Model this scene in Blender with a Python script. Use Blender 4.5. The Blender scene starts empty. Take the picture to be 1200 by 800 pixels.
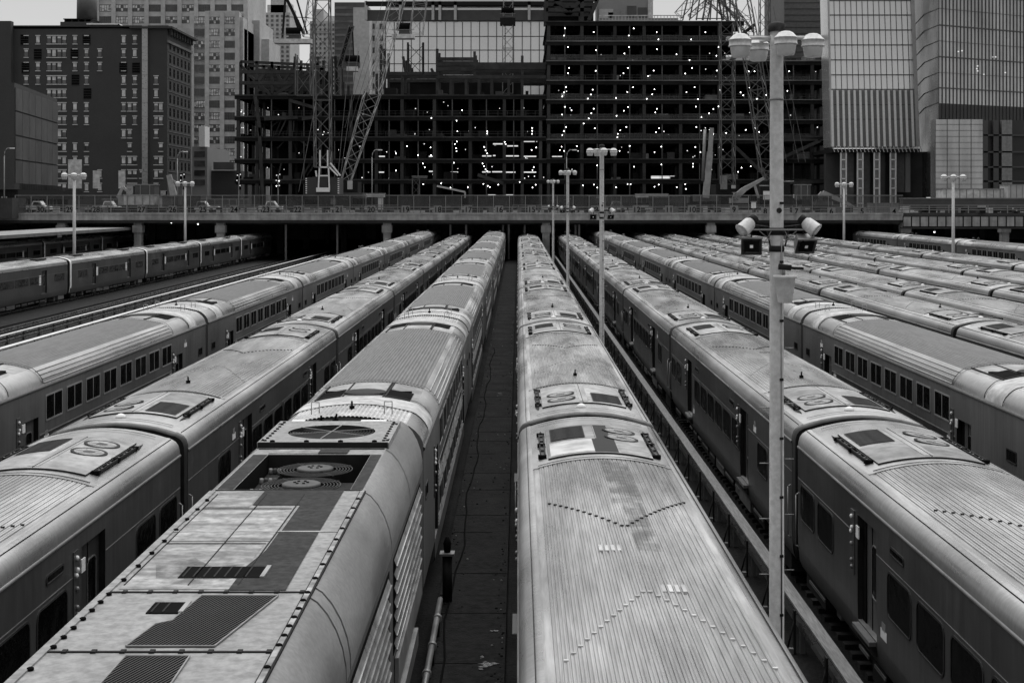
import bpy, math, random
from mathutils import Vector, Matrix
R = math.radians
random.seed(7)
SC = bpy.context.scene
# ------------------------------------------------------------------ camera
F = 1667.0            # focal length in pixels of a 1200 px wide picture (50 mm)
CAMZ = 8.7
cam_d = bpy.data.cameras.new('camera'); cam = bpy.data.objects.new('camera', cam_d)
SC.collection.objects.link(cam); SC.camera = cam
cam.location = (0, 0, CAMZ); cam.rotation_euler = (R(90), 0, 0)
cam_d.sensor_width = 36; cam_d.lens = F/1200*36
cam_d.shift_x = -7/1200; cam_d.shift_y = -(400-238)/1200
cam_d.clip_start = 0.1; cam_d.clip_end = 5000
# ------------------------------------------------------------------ light
SUN_EL, SUN_AZ = 71, 8          # overcast: a very broad soft sun, high above the bridge
w = bpy.data.worlds.new('World'); SC.world = w; w.use_nodes = True
nt = w.node_tree; nt.nodes.clear()
sky = nt.nodes.new('ShaderNodeTexSky'); sky.sky_type = 'NISHITA'; sky.sun_disc = False
sky.sun_elevation = R(SUN_EL); sky.sun_rotation = R(SUN_AZ)
sky.air_density = 0.9; sky.dust_density = 0.4; sky.ozone_density = 1.0
bw = nt.nodes.new('ShaderNodeRGBToBW'); bg = nt.nodes.new('ShaderNodeBackground'); wo = nt.nodes.new('ShaderNodeOutputWorld')
nt.links.new(sky.outputs[0], bw.inputs[0]); pw = nt.nodes.new('ShaderNodeMath'); pw.operation = 'POWER'; pw.inputs[1].default_value = 0.45      # an overcast sky is flatter than a clear one
nt.links.new(bw.outputs[0], pw.inputs[0]); nt.links.new(pw.outputs[0], bg.inputs[0]); nt.links.new(bg.outputs[0], wo.inputs[0])
bg.inputs[1].default_value = 0.13
sl = bpy.data.lights.new('sun', 'SUN'); sl.energy = 1.5; sl.angle = R(85); sl.color = (1, 1, 1)
so = bpy.data.objects.new('sun', sl); SC.collection.objects.link(so)
d = Vector((math.sin(R(SUN_AZ))*math.cos(R(SUN_EL)), math.cos(R(SUN_AZ))*math.cos(R(SUN_EL)), math.sin(R(SUN_EL))))
so.rotation_euler = d.to_track_quat('Z', 'Y').to_euler(); so.location = (0, 0, 60)
SC.view_settings.view_transform = 'Standard'; SC.view_settings.look = 'None'
SC.view_settings.exposure = 1.22; SC.view_settings.gamma = 1
SC.render.engine = 'CYCLES'
SC.cycles.max_bounces = 6; SC.cycles.diffuse_bounces = 3; SC.cycles.glossy_bounces = 3; SC.cycles.transparent_max_bounces = 8
SC.cycles.sample_clamp_indirect = 4

# ------------------------------------------------------------------ helpers
def PX(px, Y): return (px-607)*Y/F
def PZ(py, Y): return CAMZ+(238-py)*Y/F

def mat(name, v, metal=0.0, rough=0.6, var=0.25, scale=1.0, stretch=(1, 1, 1), bump=0.0, bscale=30, rvar=0.1, spec=0.5,
        var2=0.0, scale2=8.0, speck=0.0, stretch2=(1, 1, 1), rnd=0.0, lo=0.35, hi=0.65):
    m = bpy.data.materials.new(name); m.use_nodes = True
    N = m.node_tree.nodes; L = m.node_tree.links; N.clear()
    out = N.new('ShaderNodeOutputMaterial'); b = N.new('ShaderNodeBsdfPrincipled'); L.new(b.outputs[0], out.inputs[0])
    tc = N.new('ShaderNodeTexCoord'); oi = N.new('ShaderNodeObjectInfo')
    ad = N.new('ShaderNodeVectorMath'); ad.operation = 'ADD'
    ml = N.new('ShaderNodeVectorMath'); ml.operation = 'SCALE'; ml.inputs[3].default_value = 37.0
    cb = N.new('ShaderNodeCombineXYZ')
    for i in range(3): L.new(oi.outputs['Random'], cb.inputs[i])
    L.new(cb.outputs[0], ml.inputs[0]); L.new(tc.outputs['Object'], ad.inputs[0]); L.new(ml.outputs[0], ad.inputs[1])
    def noise(sc, st, detail=5, lo=lo, hi=hi):
        mp = N.new('ShaderNodeMapping'); mp.inputs['Scale'].default_value = st
        L.new(ad.outputs[0], mp.inputs[0])
        n = N.new('ShaderNodeTexNoise'); n.inputs['Scale'].default_value = sc; n.inputs['Detail'].default_value = detail
        n.inputs['Roughness'].default_value = 0.6
        L.new(mp.outputs[0], n.inputs[0])
        r = N.new('ShaderNodeMapRange'); r.inputs[1].default_value = lo; r.inputs[2].default_value = hi
        L.new(n.outputs[0], r.inputs[0]); return r
    n1 = noise(scale, stretch)
    r1 = N.new('ShaderNodeMapRange'); r1.inputs[3].default_value = 1-var; r1.inputs[4].default_value = 1+var
    L.new(n1.outputs[0], r1.inputs[0])
    cur = r1.outputs[0]
    def mul(a, b_):
        x = N.new('ShaderNodeMath'); x.operation = 'MULTIPLY'
        for i, q in enumerate((a, b_)):
            if isinstance(q, (int, float)): x.inputs[i].default_value = q
            else: L.new(q, x.inputs[i])
        return x.outputs[0]
    if var2:
        n2 = noise(scale2, stretch2)
        r2 = N.new('ShaderNodeMapRange'); r2.inputs[3].default_value = 1-var2; r2.inputs[4].default_value = 1+var2*.6
        L.new(n2.outputs[0], r2.inputs[0]); cur = mul(cur, r2.outputs[0])
    if rnd:
        r3 = N.new('ShaderNodeMapRange'); r3.inputs[3].default_value = 1-rnd; r3.inputs[4].default_value = 1+rnd
        L.new(oi.outputs['Random'], r3.inputs[0]); cur = mul(cur, r3.outputs[0])
    cur = mul(cur, v)
    if speck:      # pale droppings and chips
        n3 = noise(22, (1, .8, 1), 3, .695, .73); n4 = noise(.8, (1, 1, 1), 2, .45, .65)
        k = mul(mul(n3.outputs[0], n4.outputs[0]), speck)
        a_ = N.new('ShaderNodeMath'); a_.operation = 'ADD'; L.new(cur, a_.inputs[0]); L.new(k, a_.inputs[1]); cur = a_.outputs[0]
    c3 = N.new('ShaderNodeCombineColor')
    for i in range(3): L.new(cur, c3.inputs[i])
    L.new(c3.outputs[0], b.inputs['Base Color'])
    b.inputs['Metallic'].default_value = metal
    b.inputs['Specular IOR Level'].default_value = spec
    rr = N.new('ShaderNodeMapRange'); rr.inputs[3].default_value = max(.03, rough-rvar); rr.inputs[4].default_value = min(1, rough+rvar)
    L.new(n1.outputs[0], rr.inputs[0]); L.new(rr.outputs[0], b.inputs['Roughness'])
    if bump:
        nb = N.new('ShaderNodeTexNoise'); nb.inputs['Scale'].default_value = bscale; nb.inputs['Detail'].default_value = 4
        L.new(ad.outputs[0], nb.inputs[0])
        bp = N.new('ShaderNodeBump'); bp.inputs['Strength'].default_value = bump; bp.inputs['Distance'].default_value = 0.05
        L.new(nb.outputs[0], bp.inputs['Height']); L.new(bp.outputs[0], b.inputs['Normal'])
    return m
def emit(name, s):
    m = bpy.data.materials.new(name); m.use_nodes = True
    N = m.node_tree.nodes; N.clear(); o = N.new('ShaderNodeOutputMaterial'); e = N.new('ShaderNodeEmission')
    e.inputs[0].default_value = (1, 1, 1, 1); e.inputs[1].default_value = s; m.node_tree.links.new(e.outputs[0], o.inputs[0]); return m
def screen(name, v, alpha, scale=0):
    m = mat(name, v, rough=.8, var=.3, scale=.8)
    N = m.node_tree.nodes; L = m.node_tree.links
    out = [n for n in N if n.type == 'OUTPUT_MATERIAL'][0]; b = [n for n in N if n.type == 'BSDF_PRINCIPLED'][0]
    t = N.new('ShaderNodeBsdfTransparent'); mx = N.new('ShaderNodeMixShader'); mx.inputs[0].default_value = alpha
    
    if scale:
        q = [n for n in N if n.type == 'TEX_NOISE'][0]; r = N.new('ShaderNodeMapRange'); r.inputs[1].default_value = .38; r.inputs[2].default_value = .6; r.inputs[4].default_value = alpha
        q.inputs['Scale'].default_value = scale; L.new(q.outputs[0], r.inputs[0]); L.new(r.outputs[0], mx.inputs[0])
    L.new(t.outputs[0], mx.inputs[1]); L.new(b.outputs[0], mx.inputs[2]); L.new(mx.outputs[0], out.inputs[0]); return m
M = {}
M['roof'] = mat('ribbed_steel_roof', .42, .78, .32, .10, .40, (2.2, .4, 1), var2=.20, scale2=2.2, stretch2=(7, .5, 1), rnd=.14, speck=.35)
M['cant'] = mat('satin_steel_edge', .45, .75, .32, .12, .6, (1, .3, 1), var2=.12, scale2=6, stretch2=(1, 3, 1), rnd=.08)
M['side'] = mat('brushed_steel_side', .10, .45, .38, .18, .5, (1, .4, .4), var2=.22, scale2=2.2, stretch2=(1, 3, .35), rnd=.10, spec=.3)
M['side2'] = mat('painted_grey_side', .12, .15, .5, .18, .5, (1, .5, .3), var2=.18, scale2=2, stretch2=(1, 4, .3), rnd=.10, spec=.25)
M['smooth'] = mat('smooth_roof_plate', .30, .4, .42, .25, .8, (1, .7, 1), var2=.3, scale2=4, rnd=.1)
M['c3roof'] = mat('matt_ribbed_roof', .13, .2, .6, .14, .35, (1.5, .4, 1), var2=.2, scale2=2.5, stretch2=(4, .4, 1), rnd=.1)
M['band'] = mat('pale_roof_band', .44, .1, .5, .2, 1, var2=.25, scale2=4)
M['patchd'] = mat('dark_roof_patch', .035, 0, .7, .3, 2, spec=.12)
M['patchl'] = mat('pale_roof_patch', .45, .2, .5, .25, 2)
M['loco'] = mat('weathered_pale_roof', .25, .1, .6, .13, .9, var2=.30, scale2=9, bump=.06, bscale=60, spec=.4)
M['loco2'] = mat('stained_roof_plate', .26, .1, .6, .5, 1.2, (.6, 2.6, 1), var2=.45, scale2=6)
M['locosh'] = mat('painted_roof_shoulder', .24, .35, .42, .12, .8, (1, .4, 1), var2=.16, scale2=14, bump=.03, bscale=80)
M['rust'] = mat('dirty_dark_plate', .035, 0, .75, .4, 2, var2=.4, scale2=9, spec=.12)
M['black'] = mat('matt_black', .006, 0, .9, .2, 2, spec=.04)
M['black2'] = mat('black_equipment', .018, 0, .7, .3, 3, spec=.12)
M['rubber'] = mat('rubber_bellows', .01, 0, .8, .2, 4, spec=.1)
M['glass'] = mat('dark_window_glass', .004, 0, .5, .2, 3, rvar=.03, spec=0.0, bump=.5, bscale=1.5)
M['frame'] = mat('pale_window_frame', .30, .4, .45, .1, 2)
M['gasket'] = mat('dark_gasket', .02, 0, .5, .1, 2)
M['line'] = mat('bright_steel_line', .28, .5, .35, .15, 1)
M['white'] = mat('white_paint', .75, 0, .5, .08, 3)
M['grey'] = mat('grey_metal', .22, .4, .5, .2, 2)
M['ribs'] = mat('louvre_steel', .34, .5, .35, .15, 2)
M['pole'] = mat('painted_steel_pole', .56, .0, .55, .10, 1.2, (3, 3, .6), var2=.16, scale2=10, spec=.3)
M['lens'] = mat('frosted_lens', .55, 0, .25, .08, 3)
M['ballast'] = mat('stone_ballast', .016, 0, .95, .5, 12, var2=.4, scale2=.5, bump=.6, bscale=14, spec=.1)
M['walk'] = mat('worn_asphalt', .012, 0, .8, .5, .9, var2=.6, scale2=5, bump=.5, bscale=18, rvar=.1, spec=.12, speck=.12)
M['wet'] = mat('wet_patch', .012, 0, .2, .3, 2, rvar=.08, spec=.25, bump=.5, bscale=9)
M['rail'] = mat('worn_rail', .25, .8, .3, .15, 2)
M['tie'] = mat('old_timber', .03, 0, .9, .3, 3, var2=.3, scale2=12, stretch2=(.3, 3, 1), spec=.1)
M['board'] = mat('weathered_cover_board', .17, 0, .7, .25, 1.5, (3, .3, 1), var2=.35, scale2=6, stretch2=(6, .4, 1))
M['board2'] = mat('pale_cover_board', .62, 0, .6, .12, 1)
M['conc'] = mat('bridge_concrete', .33, 0, .8, .25, .4, (1, 1, 2), var2=.3, scale2=1.2, stretch2=(1, 1, .2))
M['girder'] = mat('bridge_girder', .06, 0, .8, .2, .3, var2=.15, scale2=2, spec=.1)
M['street'] = mat('street_asphalt', .06, 0, .8, .2, .2)
M['fence'] = screen('chain_link_screen', .08, .38)
M['fencep'] = mat('galvanised_post', .22, .3, .5, .15, 2)
M['mesh'] = screen('debris_net', .05, .75)
M['brick'] = mat('dark_brick', .05, 0, .85, .18, .25, var2=.2, scale2=6, stretch2=(1, 1, 2.5))
M['stone'] = mat('pale_stone_trim', .55, 0, .7, .1, 2)
M['bwall'] = mat('tower_masonry', .45, 0, .8, .12, .1, var2=.12, scale2=.8)
M['bwall2'] = mat('tower_masonry_dark', .24, 0, .8, .12, .1)
M['panel'] = mat('facade_panel', .07, .1, .6, .25, .12, (1, 1, 1), var2=.12, scale2=.6)
M['pane'] = mat('lit_window_pane', .45, 0, .3, .5, .9, spec=.5, lo=.42, hi=.58)
M['bar'] = mat('grating_bar', .10, 0, .7, .2, 2, spec=.2)
M['ring'] = mat('fan_ring', .16, .3, .5, .2, 2)
M['stepm'] = mat('worn_step', .13, .2, .6, .2, 3, spec=.3)
M['stain'] = screen('roof_stain', .08, .45, 2.2)
M['lit3'] = emit('dim_bulb', .8)
M['wet2'] = mat('standing_water', .03, 0, .10, .2, 3, rvar=.05, spec=.8, bump=.4, bscale=14)
M['dring'] = mat('dark_fan_ring', .045, .2, .6, .3, 3, spec=.2)
M['louv'] = mat('louvre_grey', .14, 0, .7, .1, 2)
M['hub'] = mat('fan_hub', .075, .1, .6, .4, 4, spec=.2)
M['pale'] = screen('pale_stain', .30, .30, 3.0)
M['winb'] = mat('tower_window_glass', .06, 0, .12, .6, .25, rvar=.05, spec=.7)
M['blind'] = mat('pale_blind', .55, 0, .6, .25, 1)
M['steel'] = mat('dark_structural_steel', .018, 0, .8, .3, .3, spec=.1)
M['steel2'] = mat('primed_steel', .05, 0, .8, .3, .4, spec=.1)
M['slab'] = mat('bare_slab_edge', .13, 0, .8, .4, .15, (1, 1, 1))
M['core'] = mat('concrete_core', .13, 0, .85, .15, .15, (1, 1, .6), var2=.15, scale2=1.5)
M['lit'] = emit('lit_bulb', 5.0)
M['lit2'] = emit('weak_glow', .33)
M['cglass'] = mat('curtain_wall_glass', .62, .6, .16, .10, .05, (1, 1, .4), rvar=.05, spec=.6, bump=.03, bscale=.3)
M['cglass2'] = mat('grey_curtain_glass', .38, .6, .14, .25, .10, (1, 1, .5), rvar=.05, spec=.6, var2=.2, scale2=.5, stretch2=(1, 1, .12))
M['cglass3'] = mat('dark_glass_painted_reflection', .045, 0, .25, .3, .08, spec=.2)
M['mull'] = mat('mullion', .07, .3, .5, .1, 1)
M['mull2'] = mat('pale_mullion', .42, .3, .5, .1, 1)
M['yellow'] = mat('machine_paint', .28, 0, .5, .2, 1)
M['lattice'] = mat('lattice_steel', .12, 0, .7, .2, .5, spec=.2)
M['lattice2'] = mat('pale_lattice_steel', .28, .1, .6, .15, .5)

def glossy_mix(m, f):
    N = m.node_tree.nodes; L = m.node_tree.links
    out = [n for n in N if n.type == 'OUTPUT_MATERIAL'][0]; b = [n for n in N if n.type == 'BSDF_PRINCIPLED'][0]
    g = N.new('ShaderNodeBsdfGlossy'); g.inputs['Roughness'].default_value = .05; mx = N.new('ShaderNodeMixShader'); mx.inputs[0].default_value = f
    bp = [n for n in N if n.type == 'BUMP'][0]; L.new(bp.outputs[0], g.inputs['Normal'])
    L.new(b.outputs[0], mx.inputs[1]); L.new(g.outputs[0], mx.inputs[2]); L.new(mx.outputs[0], out.inputs[0])
glossy_mix(M['glass'], .20)
class MB:
    def __init__(s): s.v = []; s.f = []; s.m = []; s.sm = []; s.mats = []
    def mi(s, m):
        m = M[m] if isinstance(m, str) else m
        if m not in s.mats: s.mats.append(m)
        return s.mats.index(m)
    def face(s, pts, m, smooth=False):
        n = len(s.v); s.v += [tuple(p) for p in pts]; s.f.append(tuple(range(n, n+len(pts)))); s.m.append(s.mi(m)); s.sm.append(smooth)
    def poly(s, verts, faces, m, smooth=False):
        n = len(s.v); s.v += [tuple(p) for p in verts]
        k = s.mi(m)
        for f in faces: s.f.append(tuple(n+i for i in f)); s.m.append(k); s.sm.append(smooth)
    def caps(s, n0, fs, m):
        for f in fs: s.f.append(tuple(n0+i for i in f)); s.m.append(s.mi(m)); s.sm.append(False)
    def box(s, x0, x1, y0, y1, z0, z1, m):
        if x0 > x1: x0, x1 = x1, x0
        if y0 > y1: y0, y1 = y1, y0
        if z0 > z1: z0, z1 = z1, z0
        s.poly([(x0, y0, z0), (x1, y0, z0), (x1, y1, z0), (x0, y1, z0), (x0, y0, z1), (x1, y0, z1), (x1, y1, z1), (x0, y1, z1)],
               [(0, 3, 2, 1), (4, 5, 6, 7), (0, 1, 5, 4), (1, 2, 6, 5), (2, 3, 7, 6), (3, 0, 4, 7)], m)
    def sweep(s, prof, y0, y1, m, smooth=True, closed=False, caps=False, axis='y', capm=None):
        """profile of (x,z) swept along y"""
        n = len(prof); V = [(x, y0, z) for x, z in prof]+[(x, y1, z) for x, z in prof]
        Fs = [(i, (i+1) % n, n+(i+1) % n, n+i) for i in range(n if closed else n-1)]
        s.poly(V, Fs, m, smooth)
        if caps:
            s.face([(x, y0, z) for x, z in prof], capm or m); s.face([(x, y1, z) for x, z in reversed(prof)], capm or m)
    def tube(s, a, b, r, m, n=6, r2=None, caps=True, smooth=True):
        a = Vector(a); b = Vector(b); d = (b-a)
        if d.length < 1e-6: return
        q = d.to_track_quat('Z', 'Y'); r2 = r if r2 is None else r2
        V = []
        for k in range(n):
            t = 2*math.pi*k/n+math.pi/n; V.append(a+q @ Vector((r*math.cos(t), r*math.sin(t), 0)))
        for k in range(n):
            t = 2*math.pi*k/n+math.pi/n; V.append(b+q @ Vector((r2*math.cos(t), r2*math.sin(t), 0)))
        s.poly(V, [(k, (k+1) % n, n+(k+1) % n, n+k) for k in range(n)], m, smooth and n > 4)
        if caps: s.caps(len(s.v)-len(V), [range(n-1, -1, -1), range(n, 2*n)], m)
    def lathe(s, c, prof, m, n=16, axis='z', smooth=True):
        """profile of (r,h) turned about an axis through c"""
        c = Vector(c); V = []
        for r, h in prof:
            for k in range(n):
                t = 2*math.pi*k/n
                if axis == 'z': p = (r*math.cos(t), r*math.sin(t), h)
                elif axis == 'x': p = (h, r*math.cos(t), r*math.sin(t))
                else: p = (r*math.cos(t), h, r*math.sin(t))
                V.append(c+Vector(p))
        Fs = []
        for j in range(len(prof)-1):
            for k in range(n): Fs.append((j*n+k, j*n+(k+1) % n, (j+1)*n+(k+1) % n, (j+1)*n+k))
        s.poly(V, Fs, m, smooth); s.caps(len(s.v)-len(V), [range(n-1, -1, -1), range((len(prof)-1)*n, len(prof)*n)], m)
    def mesh(s, name):
        me = bpy.data.meshes.new(name); me.from_pydata(s.v, [], s.f)
        for mt in s.mats: me.materials.append(mt)
        me.polygons.foreach_set('material_index', s.m); me.polygons.foreach_set('use_smooth', s.sm); me.update()
        return me
    def build(s, name, parent=None, loc=None):
        o = bpy.data.objects.new(name, s.mesh(name)); SC.collection.objects.link(o)
        if parent: o.parent = parent
        if loc: o.location = loc
        return o
def build_split(mb, name, parent, limit=100):
    """one part per loose piece of the builder"""
    par = list(range(len(mb.v)))
    def fd(i):
        while par[i] != i: par[i] = par[par[i]]; i = par[i]
        return i
    for f in mb.f:
        for i in f[1:]: par[fd(i)] = fd(f[0])
    g = {}
    for k, f in enumerate(mb.f): g.setdefault(fd(f[0]), []).append(k)
    for n, (r_, ks) in enumerate(sorted(g.items())):
        if n < limit or n == limit: q = MB(); q.mats = mb.mats; mp = {}
        for k in ks:
            ff = []
            for i in mb.f[k]:
                if i not in mp: mp[i] = len(q.v); q.v.append(mb.v[i])
                ff.append(mp[i])
            q.f.append(tuple(ff)); q.m.append(mb.m[k]); q.sm.append(mb.sm[k])
        if n < limit: q.build(name, parent)
    if len(g) > limit: q.build(name, parent)['kind'] = 'stuff'
def inst(name, me, parent=None, loc=(0, 0, 0), rz=0, scale=None):
    o = bpy.data.objects.new(name, me); SC.collection.objects.link(o); o.parent = parent; o.location = loc; o.rotation_euler = (0, 0, rz)
    if scale: o.scale = scale
    return o
def tag(o, label=None, cat=None, group=None, kind=None):
    if label: o['label'] = label
    if cat: o['category'] = cat
    if group: o['group'] = group
    if kind: o['kind'] = kind
    return o
def empty(name, loc=(0, 0, 0), rz=0, label=None, cat=None, group=None):
    o = bpy.data.objects.new(name, None); SC.collection.objects.link(o); o.location = loc; o.rotation_euler = (0, 0, rz)
    o.empty_display_size = .3
    return tag(o, label, cat, group)
def copy_tree(o, parent=None):
    c = o.copy(); SC.collection.objects.link(c); c.parent = parent
    for ch in list(o.children): copy_tree(ch, c)
    return c
def many(root, name, me, spots, limit=100):
    """the first `limit` as parts of their own, the rest as one part of kind stuff; spots = (x,y,z[,sx,sy,sz])"""
    for sp in spots[:limit]:
        inst(name, me, root, sp[:3], 0, sp[3:] if len(sp) > 3 else None)
    rest = spots[limit:]
    if rest:
        V = []; Fs = []; mi = []
        vs = [v.co.copy() for v in me.vertices]; fs = [tuple(p.vertices) for p in me.polygons]; ms = [p.material_index for p in me.polygons]
        for sp in rest:
            n = len(V); sc = sp[3:] if len(sp) > 3 else (1, 1, 1)
            V += [(v.x*sc[0]+sp[0], v.y*sc[1]+sp[1], v.z*sc[2]+sp[2]) for v in vs]
            Fs += [tuple(n+i for i in f) for f in fs]; mi += ms
        m2 = bpy.data.meshes.new(name); m2.from_pydata(V, [], Fs)
        for mt in me.materials: m2.materials.append(mt)
        m2.polygons.foreach_set('material_index', mi); m2.update()
        o = inst(name, m2, root); o['kind'] = 'stuff'
def lattice(mb, a, b, wdt, m, bay=None, r=.06, side=Vector((1, 0, 0)), w2=None, taper=True, dep=None):
    """four-chord lattice boom from a to b"""
    a = Vector(a); b = Vector(b); d = (b-a); L = d.length; d.normalize()
    u = (side-d*side.dot(d)).normalized(); v = d.cross(u); bay = bay or wdt*1.1; n = max(2, int(L/bay)); w2 = w2 or wdt
    dep = dep or wdt
    def P(i, cu, cv):
        t = i/n; ww = wdt+(w2-wdt)*t
        return a+d*(L*t)+u*(cu*ww/2)+v*(cv*ww/2*dep/wdt)
    cs = ((-1, -1), (1, -1), (1, 1), (-1, 1))
    for c in cs: mb.tube(P(0, *c), P(n, *c), r, m, 4, caps=False)
    for i in range(n):
        for k in range(4):
            c0, c1 = cs[k], cs[(k+1) % 4]
            if i % 2: c0, c1 = c1, c0
            mb.tube(P(i, *c0), P(i+1, *c1), r*.55, m, 4, caps=False)
            if i % 2 == 0: mb.tube(P(i, *c0), P(i, *c1), r*.5, m, 4, caps=False)
# ================================================================== THE SETTING
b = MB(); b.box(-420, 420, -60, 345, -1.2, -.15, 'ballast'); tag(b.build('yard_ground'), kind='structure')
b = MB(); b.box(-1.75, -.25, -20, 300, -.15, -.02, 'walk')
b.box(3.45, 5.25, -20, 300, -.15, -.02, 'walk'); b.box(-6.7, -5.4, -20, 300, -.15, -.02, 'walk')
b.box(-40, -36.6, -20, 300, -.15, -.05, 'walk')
rq = random.Random(31); y = 3.0
while y < 230:
    a = rq.uniform(-1.74, -1.5); b.box(a if rq.random() < .5 else -1.74, -.26 if rq.random() < .7 else rq.uniform(-.9, -.4), y, y+rq.uniform(.02, .05), -.02, -.014, 'black')
    if rq.random() < .6: b.box(3.46, 5.24, y+1, y+1.03, -.02, -.014, 'black')
    y += rq.uniform(1.8, 4.2)
tag(b.build('walkway'), kind='structure')
b = MB()
rq = random.Random(8)
for (cx0, cy0, n_, sp_) in ((-.62, 27.0, 4, .35), (-.85, 65, 3, .8)):
  for q_ in range(n_):
    cx = cx0+rq.uniform(-.4, .4)*sp_; cy = cy0+rq.uniform(-1, 1)*sp_; rx = rq.uniform(.02, .10); ry = rx*rq.uniform(1, 3); ph = rq.uniform(0, 6)
    pts = [(cx+rx*(1+.3*math.sin(3*t+ph)+.15*math.sin(7*t))*math.cos(t), cy+ry*(1+.3*math.sin(2*t+ph)+.12*math.sin(8*t+ph))*math.sin(t), -.010+.0008*q_) for t in [k*math.pi/14 for k in range(28)]]
    b.face(pts, 'wet')
for q_, (cx, cy, rx, ry) in enumerate(((-.56, 26.9, .16, .10), (-.66, 26.75, .10, .05), (-.5, 29.0, .09, .06), (-.7, 26.6, .05, .04))):
    pts = [(cx+rx*(1+.3*math.sin(3*t+q_)+.2*math.sin(7*t))*math.cos(t), cy+ry*(1+.3*math.sin(2*t+q_)+.15*math.sin(9*t))*math.sin(t), -.006+.0008*q_) for t in [k*math.pi/16 for k in range(32)]]
    b.face(pts, 'wet2' if q_ < 3 else 'wet')
tag(b.build('puddle'), kind='structure')
b = MB(); rq = random.Random(21)
for k in range(520):
    x = rq.choice((rq.uniform(-1.7, -.3), rq.uniform(-1.75, -1.5), rq.uniform(-.45, -.28), rq.uniform(3.5, 5.2))); y = 22+rq.random()**2*90; r_ = rq.uniform(.01, .035)
    b.lathe((x, y, -.02), [(r_, 0), (r_*.9, r_*.7), (r_*.2, r_)], rq.choice(['grey', 'ballast', 'ballast', 'black2', 'tie']), 5)
tag(b.build('loose_stones'), 'loose stones and litter on the walkways between the trains', 'stones', kind='stuff')
for x0, lab in ((-1.45, 'black cable snaking along the left side of the centre walkway'), (3.75, 'black cable lying along the walkway right of the centre row')):
    b = MB(); pts = [(x0+.07*math.sin(k*.7)+.03*math.sin(k*1.9), 22+k*1.3, -.005) for k in range(50)]
    for a, c in zip(pts, pts[1:]): b.tube(a, c, .022, 'black', 6, caps=False)
    tag(b.build('cable'), lab, 'cable')
# street level beyond the yard: a deck whose front edge is the road bridge
b = MB(); b.box(-600, 600, 229, 1500, 6.6, 7.15, 'street'); tag(b.build('street'), kind='structure')
b = MB(); b.box(-420, 420, 345, 347, -1.2, 6.6, 'core'); tag(b.build('retaining_wall'), 'dark wall closing the back of the yard under the street', 'wall')

# tracks: one object each
TR = {'C': -3.45, 'B': -8.75, 'A': -14.3, 'N1': -19.6, 'N2': -24.2, 'N3': -30.0, 'N4': -34.4, 'L3': -41.2, 'D': 1.58, 'E': 7.74, 'F': 13.15,
      'R3': 19.3, 'R4': 23.6, 'R5': 29.0, 'R6': 34.5, 'R7': 41.4, 'R8': 53.0, 'L4': -63.6}
TN = {'C': 'under the locomotive train', 'B': 'under the row left of the locomotive', 'A': 'under the second row left of the locomotive',
      'N1': 'empty, beside the tall left row', 'N2': 'empty, second from the tall left row', 'N3': 'empty, between the two cover boards',
      'N4': 'empty, between the boards and the lone old train', 'L3': 'under the lone old train at left', 'D': 'under the centre row',
      'E': 'under the row right of the lamp posts', 'F': 'under the tall right row', 'R3': 'under the third row right of the posts',
      'R4': 'under the fourth row right of the posts', 'R5': 'under the fifth row right of the posts', 'R6': 'under the sixth row right of the posts',
      'R7': 'under the seventh row right of the posts', 'R8': 'under the outermost right row', 'L4': 'under the farthest left train'}
rb = MB()
for s in (-1, 1):
    rb.sweep([(s*.7175-.07, -.06), (s*.7175-.012, -.04), (s*.7175-.012, .05), (s*.7175-.035, .06), (s*.7175-.035, .10), (s*.7175+.035, .10), (s*.7175+.035, .06), (s*.7175+.012, .05), (s*.7175+.012, -.04), (s*.7175+.07, -.06)], -5, 300, 'rail', smooth=False)
tb = MB(); y = -4
while y < 225: tb.box(-1.25, 1.25, y, y+.22, -.15, -.05, 'tie'); y += .62
rm, tm = rb.mesh('rails'), tb.mesh('sleepers')
for k, x in TR.items():
    t = empty('rail_track', (x, 0, 0), 0, 'steel rails on timber sleepers '+TN[k], 'track', 'tracks of the yard')
    inst('rails', rm, t); inst('sleepers', tm, t)

def third_rail(x, y0, y1, z, label, m, sp=2.9, w=.13, side=-1):
    t = empty('third_rail', (x, y0, 0), 0, label, 'third rail', 'covered third rails')
    b = MB(); b.box(-w, w, 0, y1-y0, z-.05, z, m); b.build('cover_board', t)
    b = MB(); b.box(-.05, .05, 0, y1-y0, z-.45, z-.33, 'rail'); b.build('conductor_rail', t)
    bb = MB(); bb.box(side*.14, side*.18, -.07, .07, -.15, z-.05, 'black2'); bb.box(side*.16, side*.34, -.05, .05, -.15, -.05, 'grey')
    bb.tube((side*.16, 0, z-.25), (side*.3, 0, -.08), .02, 'black2'); bb.box(-.05, .05, -.05, .05, -.15, z-.45, 'grey')
    n = int((y1-y0)/sp); me = bb.mesh('bracket')
    for i in range(n): inst('bracket', me, t, (0, .8+i*sp, 0))
third_rail(5.6, 4, 235, .75, 'grey board covered third rail at the foot of the row right of the lamp posts', 'board')
third_rail(-28.4, 60, 235, .75, 'broad pale cover board with brackets left of the tall left row', 'board2', w=.17)
third_rail(-31.05, 60, 235, .75, 'thin pale cover board between two empty tracks at left', 'board2', w=.09)
third_rail(-6.3, 4, 200, .6, 'cover board hidden in the gap left of the locomotive', 'board')

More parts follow.
